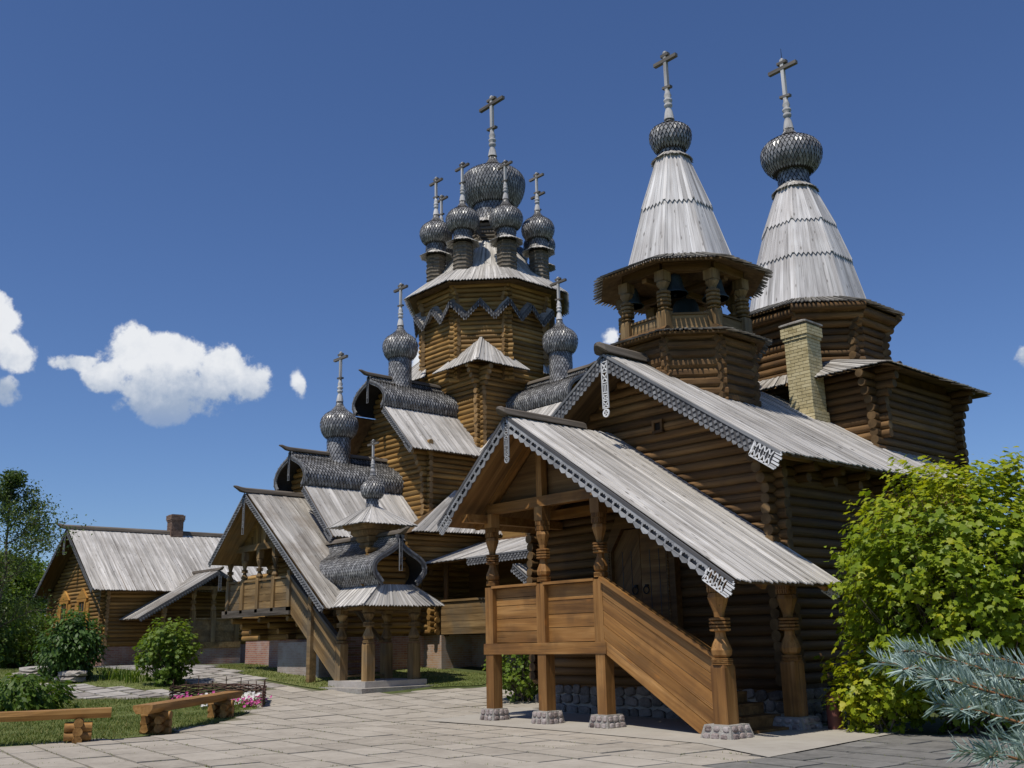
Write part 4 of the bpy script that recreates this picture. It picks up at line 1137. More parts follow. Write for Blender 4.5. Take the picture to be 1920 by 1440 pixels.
def bochka(th, mp, b0, b1, zp, eave, k=1.0, base=None, tile=.135, pend=True):
    """keel-shaped barrel roof, peak at height zp, front edge b0, back b1, then straight boarded slopes to eave (a,z)"""
    pr = [(a*k, zp+z*k) for a, z in (base or BPROF)]; low = pr[-1]; st = (low[0]+.12*k, low[1]-.02)
    sh = MB()
    for s in (1, -1):
        vs = []
        for b in (b0, b1):
            for a, z in pr: vs.append(mp(s*max(a-.02, 0), b, z-.01))
        n = len(pr); sh.add(vs, [(i, i+1, n+i+1, n+i) for i in range(n-1)], None, None, 0, True)
    roof = sh.build('barrel_roof', 'under', th)
    cum = [0]
    for p, q in zip(pr, pr[1:]): cum.append(cum[-1]+math.hypot(q[0]-p[0], q[1]-p[1]))
    T = cum[-1]; tl = MB()
    for s in (1, -1):
        def f(u, t):
            u = min(max(u, 0), T-1e-5); i = 0
            while cum[i+1] < u: i += 1
            q = (u-cum[i])/(cum[i+1]-cum[i]); a = pr[i][0]+(pr[i+1][0]-pr[i][0])*q; z = pr[i][1]+(pr[i+1][1]-pr[i][1])*q
            dx, dz = pr[i+1][0]-pr[i][0], pr[i+1][1]-pr[i][1]; l = math.hypot(dx, dz)
            P = mp(s*a, b0+(b1-b0)*t, z); N_ = mp(s*(a-dz/l), b0+(b1-b0)*t, z+dx/l)-P
            return P, N_
        shingled(tl, f, [i*tile*.9 for i in range(int(T/(tile*.9))+1)], max(4, round(abs(b1-b0)/tile)), False)
    tl.build('barrel_shingles', 'shingle', roof, 'stuff')
    if eave:
        for s in (1, -1):
            dk = MB(); bd = MB()
            A, B, C_, D = mp(s*st[0], b0, st[1]), mp(s*st[0], b1, st[1]), mp(s*eave[0], b0, eave[1]), mp(s*eave[0], b1, eave[1])
            plank_fan(bd, A, B, C_, D, .135, .024, .07)
            dk.add([p-V((0, 0, .05)) for p in (A, B, D, C_)]+[p-V((0, 0, .01)) for p in (A, B, D, C_)], [(0, 1, 2, 3), (4, 5, 6, 7), (0, 4, 7, 3), (2, 3, 7, 6)])
            d = dk.build('slope_roof', 'deck', th); bd.build('slope_boards', 'roof', d, 'stuff')
    # carved verge
    o = (b0-b1)/abs(b0-b1)*.05
    for s in (1, -1):
        vb = MB(); pts = [(s*a, z+.01) for a, z in pr]
        band(vb, pts, .17*k, mp, b0+o, .05); v = vb.build('verge_board', 'fret', th)
        db = MB(); pts2 = [(s*(a-.06*k), z-.03) for a, z in pr[3:]]; band(db, pts2, .06*k, mp, b0+o*1.35, .02); db.build('carving', 'fretd', v)
        if eave:
            nrm = mp(0, b0+o, 0)-mp(0, b0, 0)
            fret_rake(th, mp(s*st[0], b0+o*.6, st[1]), mp(s*(eave[0]+.02), b0+o*.6, eave[1]), nrm, .2, 'diamond', .5, .12, ('fretd', 'fret', 'fret'))
    ridge_log(th, mp(0, b0+o, zp+.06), mp(0, b1, zp+.06), .11*k, .1)
    if pend: pendant(th, mp(0, b0+o*1.6, zp-.15*k), .12*k, 1.0*k, mp(0, b0+o, 0)-mp(0, b0, 0), 'fret', False)
    return roof, pr, st


def bwall(th, lg, mp, bw, half, z0, pr, st, eave, d=.205, mats=('gold', 'cut'), zlog=None):
    """front gable wall of a barrel-roofed arm"""
    tx = [(half, z0), (half, eave[1]+(eave[0]-half)*(st[1]-eave[1])/(eave[0]-st[0])-.1), (st[0], st[1]-.1)]+[(max(a-.05, .01), z-.03) for a, z in reversed(pr)]
    out = tx+[(-a, z) for a, z in reversed(tx[:-1])]
    mb = MB(); mb.prism([mp(a, bw, z) for a, z in out], (mp(0, bw+.06, 0)-mp(0, bw, 0))); w = mb.build('wall', mats[0], th)

    def hwid(z):
        if z <= tx[1][1]: return half+.28
        for i in range(1, len(tx)-1):
            (a0, z0_), (a1, z1_) = tx[i], tx[i+1]
            if z0_ <= z <= z1_ and z1_ > z0_: return a0+(a1-a0)*(z-z0_)/(z1_-z0_)-.06
        return 0
    z = zlog or z0+.1
    fr_ = mp(0, bw-.05, 0)-mp(0, bw, 0)
    while z < pr[0][1]-.3:
        q = hwid(z)
        if q > .12: lg.lay(w, mp(-q, bw, z)+fr_, mp(q, bw, z)+fr_, d*.53, mats)
        z += d
    return w


def bwallbox(th, name, x0, y0, x1, y1, z0, z1, m):
    mb = MB(); c4 = [(x0, y0), (x1, y0), (x1, y1), (x0, y1)]; s = 0
    for i in range(4):
        a, b = c4[i], c4[(i+1) % 4]; L = math.hypot(b[0]-a[0], b[1]-a[1])
        mb.add([(a[0], a[1], z0), (b[0], b[1], z0), (b[0], b[1], z1), (a[0], a[1], z1)], [(0, 1, 2, 3)], [(s, z0, 0), (s+L, z0, 0), (s+L, z1, 0), (s, z1, 0)], .5); s += L
    mb.add([(x, y, z1) for x, y in c4], [(0, 1, 2, 3)]); return mb.build(name, m, th)


def church():
    ax, ay = -32.75, 27.85; rx, ry = .667, .745
    th = thing('wooden_church', (ax, ay, .9), 'tall golden log church with many shingled onion domes and crosses', 'church')
    lg = Logs(th); d = .205; G = ('gold', 'cut'); h = 2.5

    def sh(z):
        xs, ys = [13, 17, 20.5, 22.3, 27], [0, .12, .22, .42, .5]
        if z <= 13: k = 0
        else:
            k = ys[-1]
            for i in range(4):
                if z <= xs[i+1]: k = ys[i]+(ys[i+1]-ys[i])*(z-xs[i])/(xs[i+1]-xs[i]); break
        return (ax+rx*k, ay+ry*k)
    # central square
    mb = MB(); mb.box((ax-h, ay-h, .5), (ax+h, ay+h, 12.7)); w = mb.build('wall', 'gold', th)
    log_wall(lg, w, (ax-h, ay-h), (ax+h, ay-h), 8.9, 18, d, (.26, .26), 0, G, 'round', None, 4)
    log_wall(lg, w, (ax+h, ay-h), (ax+h, ay+h), 8.9, 18, d, (.26, .26), .5, G, 'round', None, 4)
    # corner roofs between square and octagon
    dk = MB(); bd = MB()
    for sx, sy in ((1, -1), (1, 1), (-1, -1), (-1, 1)):
        E = V((ax+sx*(h+.72), ay+sy*(h+.72), 12.65)); EL = V((ax+sx*.25, ay+sy*(h+.72), 12.65)); ER = V((ax+sx*(h+.72), ay+sy*.4, 12.65)); T = V((ax+sx*1.85, ay+sy*1.85, 14.15))
        TL = V((ax+sx*1.0, ay+sy*2.6, 13.3)); TR = V((ax+sx*2.6, ay+sy*1.0, 13.3))
        plank_fan(bd, T.lerp(TL, .97), T, EL, E, .13, .024, .07); plank_fan(bd, T, T.lerp(TR, .97), E, ER, .13, .024, .07)
        dk.add([p-V((0, 0, .04)) for p in (T, EL, E, ER, TL, TR)], [(0, 4, 1, 2), (0, 2, 3, 5)])
        bd.beam(E+V((0, 0, .04)), T+V((0, 0, .05)), .12, .04)
    o = dk.build('corner_roof', 'deck', th); bd.build('corner_boards', 'roof', o, 'stuff')
    # octagon
    oct_walls(lg, th, (ax, ay), 2.66, 12.2, 21, d, 'round', G, (-45, -90, 0, -135, 45), .24, (1.0, .25))
    # zigzag carved band
    A = 3.06; hs = A*math.tan(PI/8); rf = MB()
    for k in range(8):
        t = k*PI/4; nx, ny = math.cos(t), math.sin(t); T = V((-ny, nx, 0)); N_ = V((nx, ny, 0)); zz = [(-hs, 15.6), (-hs*.5, 14.92), (0, 15.6), (hs*.5, 14.92), (hs, 15.6)]
        zb = MB(); fb = MB()
        for (a, za), (b, zb_) in zip(zz, zz[1:]):
            p = V((ax, ay, za))+N_*A+T*a; q = V((ax, ay, zb_))+N_*A+T*b; zb.beam(p, q, .05, .17); dn = V((0, 0, -1))
            for j in range(6):
                m_ = p.lerp(q, (j+.5)/6)+dn*.12+N_*.03; e = (q-p).normalized()*.055
                fb.prism([m_-e, m_+e, m_+dn*.09], N_*.02)
                fb.prism([m_-e*.5+dn*-.14, m_+dn*-.08, m_+e*.5+dn*-.14, m_+dn*-.2], N_*.02)
            iw = V((ax, ay, 0))+N_*2.7; rf.add([p+V((0, 0, .09)), q+V((0, 0, .09)), iw+T*b*.87+V((0, 0, zb_+.32)), iw+T*a*.87+V((0, 0, za+.32))], [(0, 1, 2, 3)])
        z_ = zb.build('zigzag_board', 'fretd', th); fb.build('carving', 'fret', z_)
    rf.build('zigzag_roof', 'roofd', th)
    # octagon roof
    c = sh(17); bd = MB(); un = MB()
    ring_roof(bd, c, 1.1, 19.15, 2.55, 17.4, .12, .024, .0); ring_roof(bd, c, 2.5, 17.5, 3.82, 16.42, .13, .028, .14)
    un.lathe((*c, 0), [(2.6, 16.45), (3.7, 16.37), (2.5, 17.42), (1.08, 19.1)], 8, PI/8, None, 0, False)
    o = un.build('octagon_roof', 'deck', th); bd.build('octagon_boards', 'roof', o, 'stuff')
    # central drum and dome
    c = sh(20); mb = MB(); mb.lathe((*c, 0), [(.98, 18.9), (.98, 20.1)], 8, PI/8, None, 0, False); dr = mb.build('drum', 'greylog', th); rl = MB()
    for k in range(8):
        for j in range(6):
            a, b = ringpt(c, 1.0, k, 8, PI/8, 19.05+j*.19+(.09 if k % 2 else 0)), ringpt(c, 1.0, k+1, 8, PI/8, 19.05+j*.19+(.09 if k % 2 else 0)); e = (b-a).normalized()*.1; rl.tube(a-e, b+e, .1, .1, 8)
    rl.build('drum_logs', 'greylog', dr, 'stuff')
    bd = MB(); ring_roof(bd, c, .9, 20.38, 1.28, 20.1, .13, .022, .07); bd.build('drum_skirt', 'roof', dr, 'stuff')
    c = sh(22.5); onion(th, c, 1.49, 22.4, 21.15, 24.0, (.93, 20.25), .16); cross(th, c, 23.95, 27.05, .2, .85)
    # ring of eight small domes
    c = sh(19)
    for k in range(8):
        p = ringpt(c, 2.5, k, 8, PI/8, 0); q = (p.x, p.y)
        mb = MB(); mb.lathe((*q, 0), [(.43, 17.0), (.43, 18.5)], 8, PI/8, None, 0, False)
        for j in range(8): mb.lathe((*q, 0), [(.4, 17.05+j*.18), (.47, 17.14+j*.18), (.4, 17.23+j*.18)], 8, PI/8, None, 0, False)
        dr = mb.build('small_drum', 'greylog', th)
        bd = MB(); ring_roof(bd, q, .36, 18.72, .72, 18.5, .1, .02, .06); bd.build('drum_skirt', 'roof', dr, 'stuff')
        onion(th, q, .73, 19.62, 19.08, 20.75, (.4, 18.55), .12); cross(th, q, 20.65, 22.45, .13, .46)
    # arms
    mpA = lambda a, b, z: V((ax+a, b, z)); mpB = lambda a, b, z: V((ax+(ay-b), ay+a, z))       # b = world Y for the front arm; same distance to +X for the side arm
    for mp in (mpA, mpB):
        roof, pr, st = bochka(th, mp, 21.65, ay-h+.02, 12.15, (2.98, 8.76))
        bwall(th, lg, mp, 22.72, h-.02, .6, pr, st, (2.98, 8.76), d, G, 4.2 if mp is mpA else 8.0)
        q = mp(0, 23.15, 0); onion(th, (q.x, q.y), .72, 13.62, 13.02, 14.75, (.46, 11.7), .12); cross(th, (q.x, q.y), 14.65, 16.45, .13, .46)
    # side walls of the arms that face the yard
    mb = MB(); mb.box((ax+h-.06, 22.72, .6), (ax+h+.02, ay-h, 8.9)); w = mb.build('wall', 'gold', th)
    log_wall(lg, w, (ax+h, 22.72), (ax+h, ay-h), 1.95, 34, d, (.3, 0), .5, G, 'round', None, 5)
    mb = MB(); mb.box((ax+h, ay-h-.06, .6), (ax+5.1, ay-h+.02, 8.9)); w = mb.build('wall', 'gold', th)
    log_wall(lg, w, (ax+h, ay-h), (ax+5.12, ay-h), 7.3, 8, d, (0, .3), 0, G, 'round', None, 5)
    # lower front arm
    mp2 = lambda a, b, z: V((-32.85+a, b, z))
    roof, pr, st = bochka(th, mp2, 18.3, 22.7, 8.72, (3.08, 5.3), .98)
    bwall(th, lg, mp2, 19.1, 2.48, .6, pr, st, (3.08, 5.3), d, G, 2.0)
    q = (-32.85, 20.35); onion(th, q, .72, 9.98, 9.38, 11.1, (.44, 8.3), .12); cross(th, q, 11.0, 12.95, .13, .46)
    mb = MB(); mb.box((-30.43, 19.1, .6), (-30.35, 22.7, 5.4)); w = mb.build('wall', 'gold', th)
    log_wall(lg, w, (-30.37, 19.1), (-30.37, 22.7), 1.9, 15, d, (.3, 0), .5, G, 'round', None, 4)
    # brick footing
    bwallbox(th, 'brick_footing', -35.35, 19.05, -30.3, 22.7, .4, 1.93, 'brickwall')
    bwallbox(th, 'brick_footing', -39.5, 20.2, -35.3, 22.7, .4, 1.9, 'brickwall')
    mb = MB(); mb.box((-39.5, 20.3, 1.9), (-35.3, 22.7, 4.6)); w9 = mb.build('wall', 'gold', th); log_wall(lg, w9, (-39.5, 20.25), (-35.3, 20.25), 1.9, 13, d, (.3, 0), 0, G)
    bwallbox(th, 'brick_footing', -30.8, 22.6, -29.3, 27, .5, 1.94, 'brickor')
    bwallbox(th, 'brick_footing', -29.3, 24.0, -23.2, 27, .3, 1.93, 'brickor')
    # skirt roof beside the front arm
    bd = MB(); dk = MB(); P = [V((-30.15, 23.9, 7.35)), V((-30.15, 28.0, 7.45)), V((-29.0, 21.05, 5.56)), V((-29.0, 27.6, 5.72))]
    plank_fan(bd, P[0], P[1], P[2], P[3], .13, .024, .08); q = V((-30.3, 22.6, 6.2)); dk.add([p-V((0, 0, .04)) for p in (P[0], P[1], P[3], P[2])]+[q, V((-30.3, 21.3, 5.5))], [(0, 1, 2, 3), (0, 3, 5, 4)])
    o = dk.build('skirt_roof', 'deck', th); bd.build('skirt_boards', 'roof', o, 'stuff')
    log_wall(lg, w, (-29.7, 21.6), (-29.7, 28), 4.5, 5, d, (.3, 0), 0, G)
    mb = MB(); mb.box((-30.2, 21.7, 4.4), (-29.72, 28, 5.6)); mb.build('wall', 'gold', th)
    # side gallery: plank parapet, posts and lean-to roof
    mb = MB(); mb.box((-30.2, 24.6, 1.9), (-23.5, 24.8, 5.4)); gw = mb.build('wall', 'porchd', th)
    for k in range(5):
        mb = MB(); mb.box((-29.25, 22.55, 1.96+k*.225), (-23.6, 22.61, 2.175+k*.225)); mb.build('parapet_board', 'canopyw', th)
    mb = MB(); mb.box((-29.3, 22.5, 3.09), (-23.6, 22.68, 3.16)); mb.build('handrail', 'canopyw', th)
    for x in (-29.2, -26.4, -23.7):
        mb = MB(); mb.lathe((x, 22.75, 0), [(.1, 1.9), (.1, 4.5)], 8); mb.build('gallery_post', 'porchd', th)
    log_wall(lg, gw, (-30.25, 22.5), (-29.5, 22.5), 1.95, 6, d, (.3, .1), 0, G); log_wall(lg, gw, (-29.55, 22.3), (-29.55, 23.2), 1.95, 6, d, (.1, .1), .5, G)
    bd = MB(); dk = MB(); P = [V((-30.0, 24.6, 5.3)), V((-23.3, 24.6, 5.3)), V((-30.0, 22.0, 4.44)), V((-23.6, 22.0, 4.52))]
    plank_fan(bd, *P, .13, .024, .06); dk.add([p-V((0, 0, .05)) for p in (P[0], P[1], P[3], P[2])], [(0, 1, 2, 3)]); o = dk.build('gallery_roof', 'porchd', th); bd.build('gallery_boards', 'roof', o, 'stuff')
    fret_rake(th, (-23.6, 21.95, 4.52), (-27.0, 21.95, 4.48), (0, -1, 0), .26, 'diamond', 0, .16, ('fretd', 'fret', 'fret'))
    # stair roof further right of the gallery
    bd = MB(); P = [V((-24.6, 22.0, 4.1)), V((-24.6, 24.2, 4.1)), V((-22.6, 22.0, 2.75)), V((-22.6, 24.2, 2.75))]; plank_fan(bd, *P, .13, .03, .06); bd.build('stair_roof', 'roof', th)
    fret_rake(th, (-24.6, 21.95, 4.1), (-22.6, 21.95, 2.75), (0, -1, 0), .24, 'diamond', 0, .14, ('fretd', 'fret', 'fret'))
    church_porch(th, lg, mp2)
    lg.done('gold')


def church_porch(th, lg, mp2):
    YF, YA, XC, ZR = 17.45, 16.6, -32.9, 7.02; XE, ZE, XW, ZW = -27.35, 2.8, -35.55, 4.7
    W = 'canopyw'
    for (xe, ze, m) in ((XE, ZE, 'deck'), (XW, ZW, 'canopyw')):
        mb = MB(); mb.prism([(XC, YA+.03, ZR-.06), (xe, YA+.03, ze-.06), (xe, 19.2, ze-.06), (XC, 19.2, ZR-.06)], (0, 0, .05)); rf = mb.build('porch_roof', m, th)
        plank_roof(rf, (XC, YA, ZR), (XC, 19.2, ZR), (xe, YA, ze), .15, .024, .05, 'roofd', .05)
        fret_rake(th, (XC, YA-.05, ZR-.03), (xe, YA-.05, ze-.03), (0, -1, 0), .19, 'diamond', .0, .13, ('fretd', 'fret', 'fret'))
    ridge_log(th, (XC, YA-.05, ZR+.08), (XC, 19.1, ZR+.08), .13, .12)
    pendant(th, (XC+.03, YA-.1, ZR-.25), .13, 1.25, (0, -1, 0), 'fret', False)
    xs = [-35.6, -34.45, -33.3, -32.15, -31.05]
    for i, x in enumerate(xs):
        carved_post(th, x, YF, 2.85, 5.0, .1, [(4.06, 4.3, 'jug'), (4.3, 4.42, 'rings'), (4.42, 4.75, 'cup'), (4.75, 5.05, 'sq')] if i < 4 else [(4.06, 4.2, 'sq')], W, 'post', 4.06)
    for a, b in zip(xs, xs[1:]):
        for k in range(4):
            mb = MB(); mb.box((a+.1, YF-.03, 2.98+k*.24), (b-.1, YF+.01, 3.205+k*.24)); mb.build('railing_board', W, th)
        mb = MB(); mb.box((a+.1, YF-.08, 3.95), (b-.1, YF+.08, 4.02)); mb.build('handrail', W, th)
    mb = MB(); mb.box((-35.95, YF-.1, 2.72), (-30.95, YF+.13, 2.97)); mb.build('beam', 'ridge', th)
    mb = MB(); mb.box((-35.7, YF-.1, 5.06), (-31.6, YF+.1, 5.28)); mb.build('tie_beam', W, th)
    for k in range(9):
        mb = MB(); y = YF+.14+k*.19; mb.box((-35.8, y, 2.85), (-31.0, y+.18, 2.9)); mb.build('floor_board', 'porchd', th)
    mb = MB(); mb.prism([(-34.9, YF+.05, 5.28), (-31.9, YF+.05, 5.28), (-31.8, YF+.05, 5.75), (XC, YF+.05, 6.85), (-34.9, YF+.05, 5.3)][:4], (0, .03, 0)); gi = mb.build('gable_infill', 'gold', th)
    for s in (-1, 1):
        for k in range(7):
            a = V((XC+s*(.12+.2*k), YF+.02, 5.29)); L = 1.25-.19*k
            if L > .1:
                mb = MB(); mb.beam(a, a+V((-s*L*.0+s*0, 0, L)), .03, .18, (1, 0, 0)); mb.build('gable_board', 'gold', gi)
    mb = MB(); mb.beam((XC, YF, 5.28), (XC, YF, 6.7), .16, .16, (0, 1, 0)); mb.build('king_post', W, th)
    for x in (-35.4, -33.3, -31.3):
        for j in range(4):
            mb = MB(); mb.tube((x, 19.1, 2.6-j*.2), (x, 17.5+j*.38, 2.6-j*.2), .1); mb.build('console_log', 'gold', th)
    bwallbox(th, 'landing_base', -33.2, 18.25, -30.4, 19.04, .4, 1.8, 'brickwhite')
    # stair flank with two rows of boards and a tall newel
    A, B = (-31.0, 2.75, 3.98), (-27.75, .35, 1.72)
    for k in range(6):
        f0, f1 = k/6, (k+.97)/6; z = lambda q, f: q[1]+(q[2]-q[1])*f
        pts = [(A[0], YF-.02, z(A, f0)), (B[0], YF-.02, z(B, f0)), (B[0], YF-.02, z(B, f1)), (A[0], YF-.02, z(A, f1))]
        mb = MB(); mb.prism(pts, (0, .045, 0)); mb.build('stair_side_board', W, th)
    mb = MB(); mb.beam((A[0], YF, 4.02), (B[0], YF, 1.76), .16, .08); mb.build('handrail', 'ridge', th)
    mb = MB(); mb.beam((A[0], YF+1.5, 4.02), (B[0], YF+1.5, 1.76), .16, .08); mb.build('handrail', W, th)
    mb = MB(); mb.box((-29.62, YF-.14, .3), (-29.4, YF+.1, 4.2)); mb.build('newel_post', W, th)
    for i in range(10):
        x = -31.0+i*.33; zz = 2.85-(i+1)*.21; mb = MB(); mb.box((x, YF+.05, zz-.05), (x+.36, 19.0, zz)); mb.build('step', 'canopyw', th)
    # canopy over the foot of the stair
    x0, x1, y0, y1 = -27.8, -26.3, 17.5, 19.2
    mb = MB(); mb.box((x0-.3, y0-.28, .2), (x1+.28, y1+.3, .6)); p1 = mb.build('canopy_base', 'flag', th)
    mb = MB(); mb.box((x0-.3, y0-.62, .1), (x1+.62, y1+.6, .42)); mb.build('base_step', 'flag', th)
    for x in (x0, x1):
        for y in (y0, y1): carved_post(th, x, y, .6, 2.9, .145, [(1.72, 1.8, 'rings'), (1.8, 2.2, 'jug'), (2.2, 2.34, 'rings'), (2.34, 2.62, 'cup'), (2.62, 2.9, 'sq')], W, 'post', 1.7)
    for a, b in (((x0, y0), (x1, y0)), ((x1, y0), (x1, y1)), ((x1, y1), (x0, y1)), ((x0, y1), (x0, y0))):
        mb = MB(); mb.beam((*a, 2.82), (*b, 2.82), .2, .2); mb.build('beam', W, th)
    e = [V((x0-.3, y0-.6, 2.82)), V((x1+.55, y0-.6, 2.82)), V((x1+.55, y1+.75, 2.82)), V((x0-.3, y1+.75, 2.82))]; t = [V((x0-.3, 17.72, 3.45)), V((-26.15, 17.72, 3.45)), V((-26.15, 19.0, 3.45)), V((x0-.3, 19.0, 3.45))]
    bd = MB(); dk = MB()
    for k in range(3): plank_fan(bd, t[k], t[k+1], e[k], e[k+1], .11, .022, .06)
    for k in (1, 2): bd.beam(e[k]+V((0, 0, .03)), t[k]+V((0, 0, .03)), .09, .03)
    dk.add([p-V((0, 0, .04)) for p in t+e], [(0, 1, 5, 4), (1, 2, 6, 5), (2, 3, 7, 6)]); o = dk.build('canopy_roof', 'deck', th); bd.build('canopy_boards', 'roof', o, 'stuff')
    mpc = lambda a, b, z: V((-b, 18.37+a, z))
    roof, pr, st = bochka(th, mpc, 25.95, 30.2, 5.02, None, 1.0, CPROF, .1)
    mb = MB(); mb.prism([mpc(a, 26.75, z) for a, z in [(-.9, 3.5)]+[(-a*.93, z-.05) for a, z in reversed(pr)]+[(a*.93, z-.05) for a, z in pr[1:]]+[(.9, 3.5)]], (-.05, 0, 0)); gw = mb.build('canopy_gable', 'gold', th)
    for j in range(6): lg.extra.tube((-26.7, 18.37-.72, 3.6+j*.19), (-26.7, 18.37+.72, 3.6+j*.19), .095)
    c = (-27.5, 18.37); mb = MB(); mb.lathe((*c, 0), [(.3, 4.4), (.32, 4.85), (.5, 5.2), (.78, 5.42)], 4, PI/4, None, 0, False)
    for j in range(5): mb.lathe((*c, 0), [(.32+.03*j*j, 4.5+j*.19), (.4+.035*j*j, 4.59+j*.19), (.34+.04*j*j, 4.68+j*.19)], 4, PI/4, None, 0, False)
    dr = mb.build('lantern_drum', W, th)
    bd = MB(); ring_roof(bd, c, .2, 6.02, 1.5, 5.38, .11, .022, .06, 4, PI/4); bd.build('lantern_roof', 'roof', dr, 'stuff')
    onion(th, c, .38, 6.62, 6.3, 7.25, (.19, 5.85), .095); cross(th, c, 7.2, 8.3, .085, .3)


church()


# ------------------------------------------------------------------ the log house (left)
def house():
    x1, x0, y0, y1, zb, ze, zr_, xc = -49.4, -57.0, 17.9, 26.5, .9, 4.25, 7.68, -53.2
    th = thing('log_house', (xc, y0, .9), 'long golden log house with steep grey board roof and a small chimney', 'house')
    lg = Logs(th); d = .185; G = ('gold', 'cut')
    mb = MB(); s = 0
    for a, b in (((x0, y0), (x1, y0)), ((x1, y0), (x1, y1))):
        L = math.hypot(b[0]-a[0], b[1]-a[1]); mb.add([(*a, .3), (*b, .3), (*b, 1.8), (*a, 1.8)], [(0, 1, 2, 3)], [(s, 0, 0), (s+L, 0, 0), (s+L, 1.5, 0), (s, 1.5, 0)], .5); s += L
    mb.build('brick_footing', 'brickwall', th)
    SL = (zr_-4.42)/4.43; zr = lambda x: zr_-SL*abs(x-xc)
    mb = MB(); mb.prism([(x0, y0+.06, 1.7), (x1, y0+.06, 1.7), (x1, y0+.06, zr(x1)-.1), (xc, y0+.06, zr_-.1), (x0, y0+.06, zr(x0)-.1)], (0, .06, 0)); wf = mb.build('wall', 'gold', th)
    wid = lambda z: (max(-.3, (xc-(zr_-.12-z)/SL)-x0), min(x1-x0+.3, (xc+(zr_-.12-z)/SL)-x0)) if z < zr_-.2 else None
    log_wall(lg, wf, (x0, y0), (x1, y0), 1.78, 31, d, (.28, .28), 0, G, 'round', wid)
    mb = MB(); mb.box((x1-.1, y0+.1, 1.7), (x1-.02, y1, zr(x1)-.1)); ws = mb.build('wall', 'gold', th)
    log_wall(lg, ws, (x1, y0), (x1, y1), 1.78, 15, d, (.3, .3), .5, G)
    log_wall(lg, ws, (x0, y0), (x0, y0+.2), 1.78, 15, d, (.3, 0), .5, G)
    YA = 17.05; E = 4.43
    for s in (1, -1):
        mb = MB(); xe = xc+s*E; mb.prism([(xc, YA+.04, zr_-.06), (xe, YA+.04, zr(xe)-.06), (xe, 27, zr(xe)-.06), (xc, 27, zr_-.06)], (0, 0, .05)); rf = mb.build('roof', 'deck', th)
        plank_roof(rf, (xc, YA, zr_), (xc, 27, zr_), (xe, YA, zr(xe)), .12, .026, .06, 'roof', .04)
        fret_rake(th, (xc, YA-.05, zr_-.03), (xe, YA-.05, zr(xe)-.03), (0, -1, 0), .17, 'x', 0, .13, ('fretd', 'fret', 'fret'))
    ridge_log(th, (xc, YA-.1, zr_+.08), (xc, 27, zr_+.08), .16, .16); pendant(th, (xc, YA-.1, zr_-.2), .2, 1.1, (0, -1, 0), 'fret', False)
    chimney(th, xc, 22.7, .3, .34, 7.3, 8.75, 'soot', False)
    # windows with carved surrounds
    for wx in (-54.9, -52.3):
        mb = MB(); y = y0-.12
        for a, b in (((-.56, 2.75), (-.38, 4.0)), ((.38, 2.75), (.56, 4.0)), ((-.66, 4.0), (.66, 4.16)), ((-.62, 2.6), (.62, 2.75))): mb.box((wx+a[0], y-.05, a[1]), (wx+b[0], y+.05, b[1]))
        mb.prism([(wx-.74, y-.06, 4.16), (wx+.74, y-.06, 4.16), (wx, y-.06, 4.66)], (0, .1, 0)); mb.prism([(wx-.5, y-.04, 2.6), (wx+.5, y-.04, 2.6), (wx+.28, y-.04, 2.34), (wx, y-.04, 2.48), (wx-.28, y-.04, 2.34)], (0, .06, 0))
        w = mb.build('window', 'ochre', th)
        mb = MB(); mb.box((wx-.38, y, 2.75), (wx+.38, y+.04, 4.0)); mb.build('pane', 'glass', w)
        mb = MB(); mb.box((wx-.02, y-.02, 2.75), (wx+.02, y+.02, 4.0)); mb.box((wx-.38, y-.022, 3.5), (wx+.38, y+.022, 3.54)); mb.build('glazing_bar', 'ochre', w)
        for s in (-1, 1): mb = MB(); mb.box((wx+s*.78-.2, y-.02, 2.8), (wx+s*.78+.2, y+.03, 3.95)); mb.build('shutter', 'ochre', w)
    # side stair porch
    X = -47.1; P = V((X, 22.5, 5.35)); 
    for (ye, ze_) in ((18.6, 3.05), (24.4, 4.3)):
        mb = MB(); mb.prism([(X-.04, 22.5, 5.29), (X-.04, ye, ze_-.06), (-49.5, ye, ze_-.06), (-51.3, 22.5, 5.29)], (0, 0, .05)); rf = mb.build('porch_roof', 'deck', th)
        plank_roof(rf, (X, 22.5, 5.35), (-49.6, 22.5, 5.35), (X, ye, ze_), .16, .024, .05, 'roofd', .05)
        fret_rake(th, (X+.05, 22.5, 5.32), (X+.05, ye, ze_-.03), (1, 0, 0), .17, 'x', 0, .14, ('fretd', 'fret', 'fret'))
    ridge_log(th, (X+.02, 22.5, 5.42), (-50.8, 22.5, 5.42), .1, .08); pendant(th, (X+.12, 22.5, 5.15), .16, .8, (1, 0, 0), 'fret', False)
    for y, zb_, zt in ((20.0, .88, 3.55), (21.45, 1.9, 4.5), (22.5, 1.9, 4.5), (23.75, 1.9, 4.3)):
        carved_post(th, X-.45, y, zb_, zt, .11, [(zt-1.1, zt-.75, 'jug'), (zt-.75, zt-.6, 'rings'), (zt-.6, zt-.25, 'cup'), (zt-.25, zt, 'sq')], 'canopyw', 'post', zt-1.1)
    mb = MB(); mb.box((X-.55, 21.3, 4.42), (X-.35, 23.95, 4.6)); mb.build('beam', 'canopyw', th)
    for k in range(4): mb = MB(); mb.box((X-.47, 21.5, 1.95+k*.26), (X-.43, 23.7, 2.2+k*.26)); mb.build('railing_board', 'canopyw', th)
    mb = MB(); mb.box((X-.55, 21.4, 3.0), (X-.35, 23.85, 3.07)); mb.build('handrail', 'canopyw', th)
    mb = MB(); mb.box((X-.6, 21.3, 1.65), (X-.3, 23.95, 1.93)); mb.build('beam', 'canopyw', th)
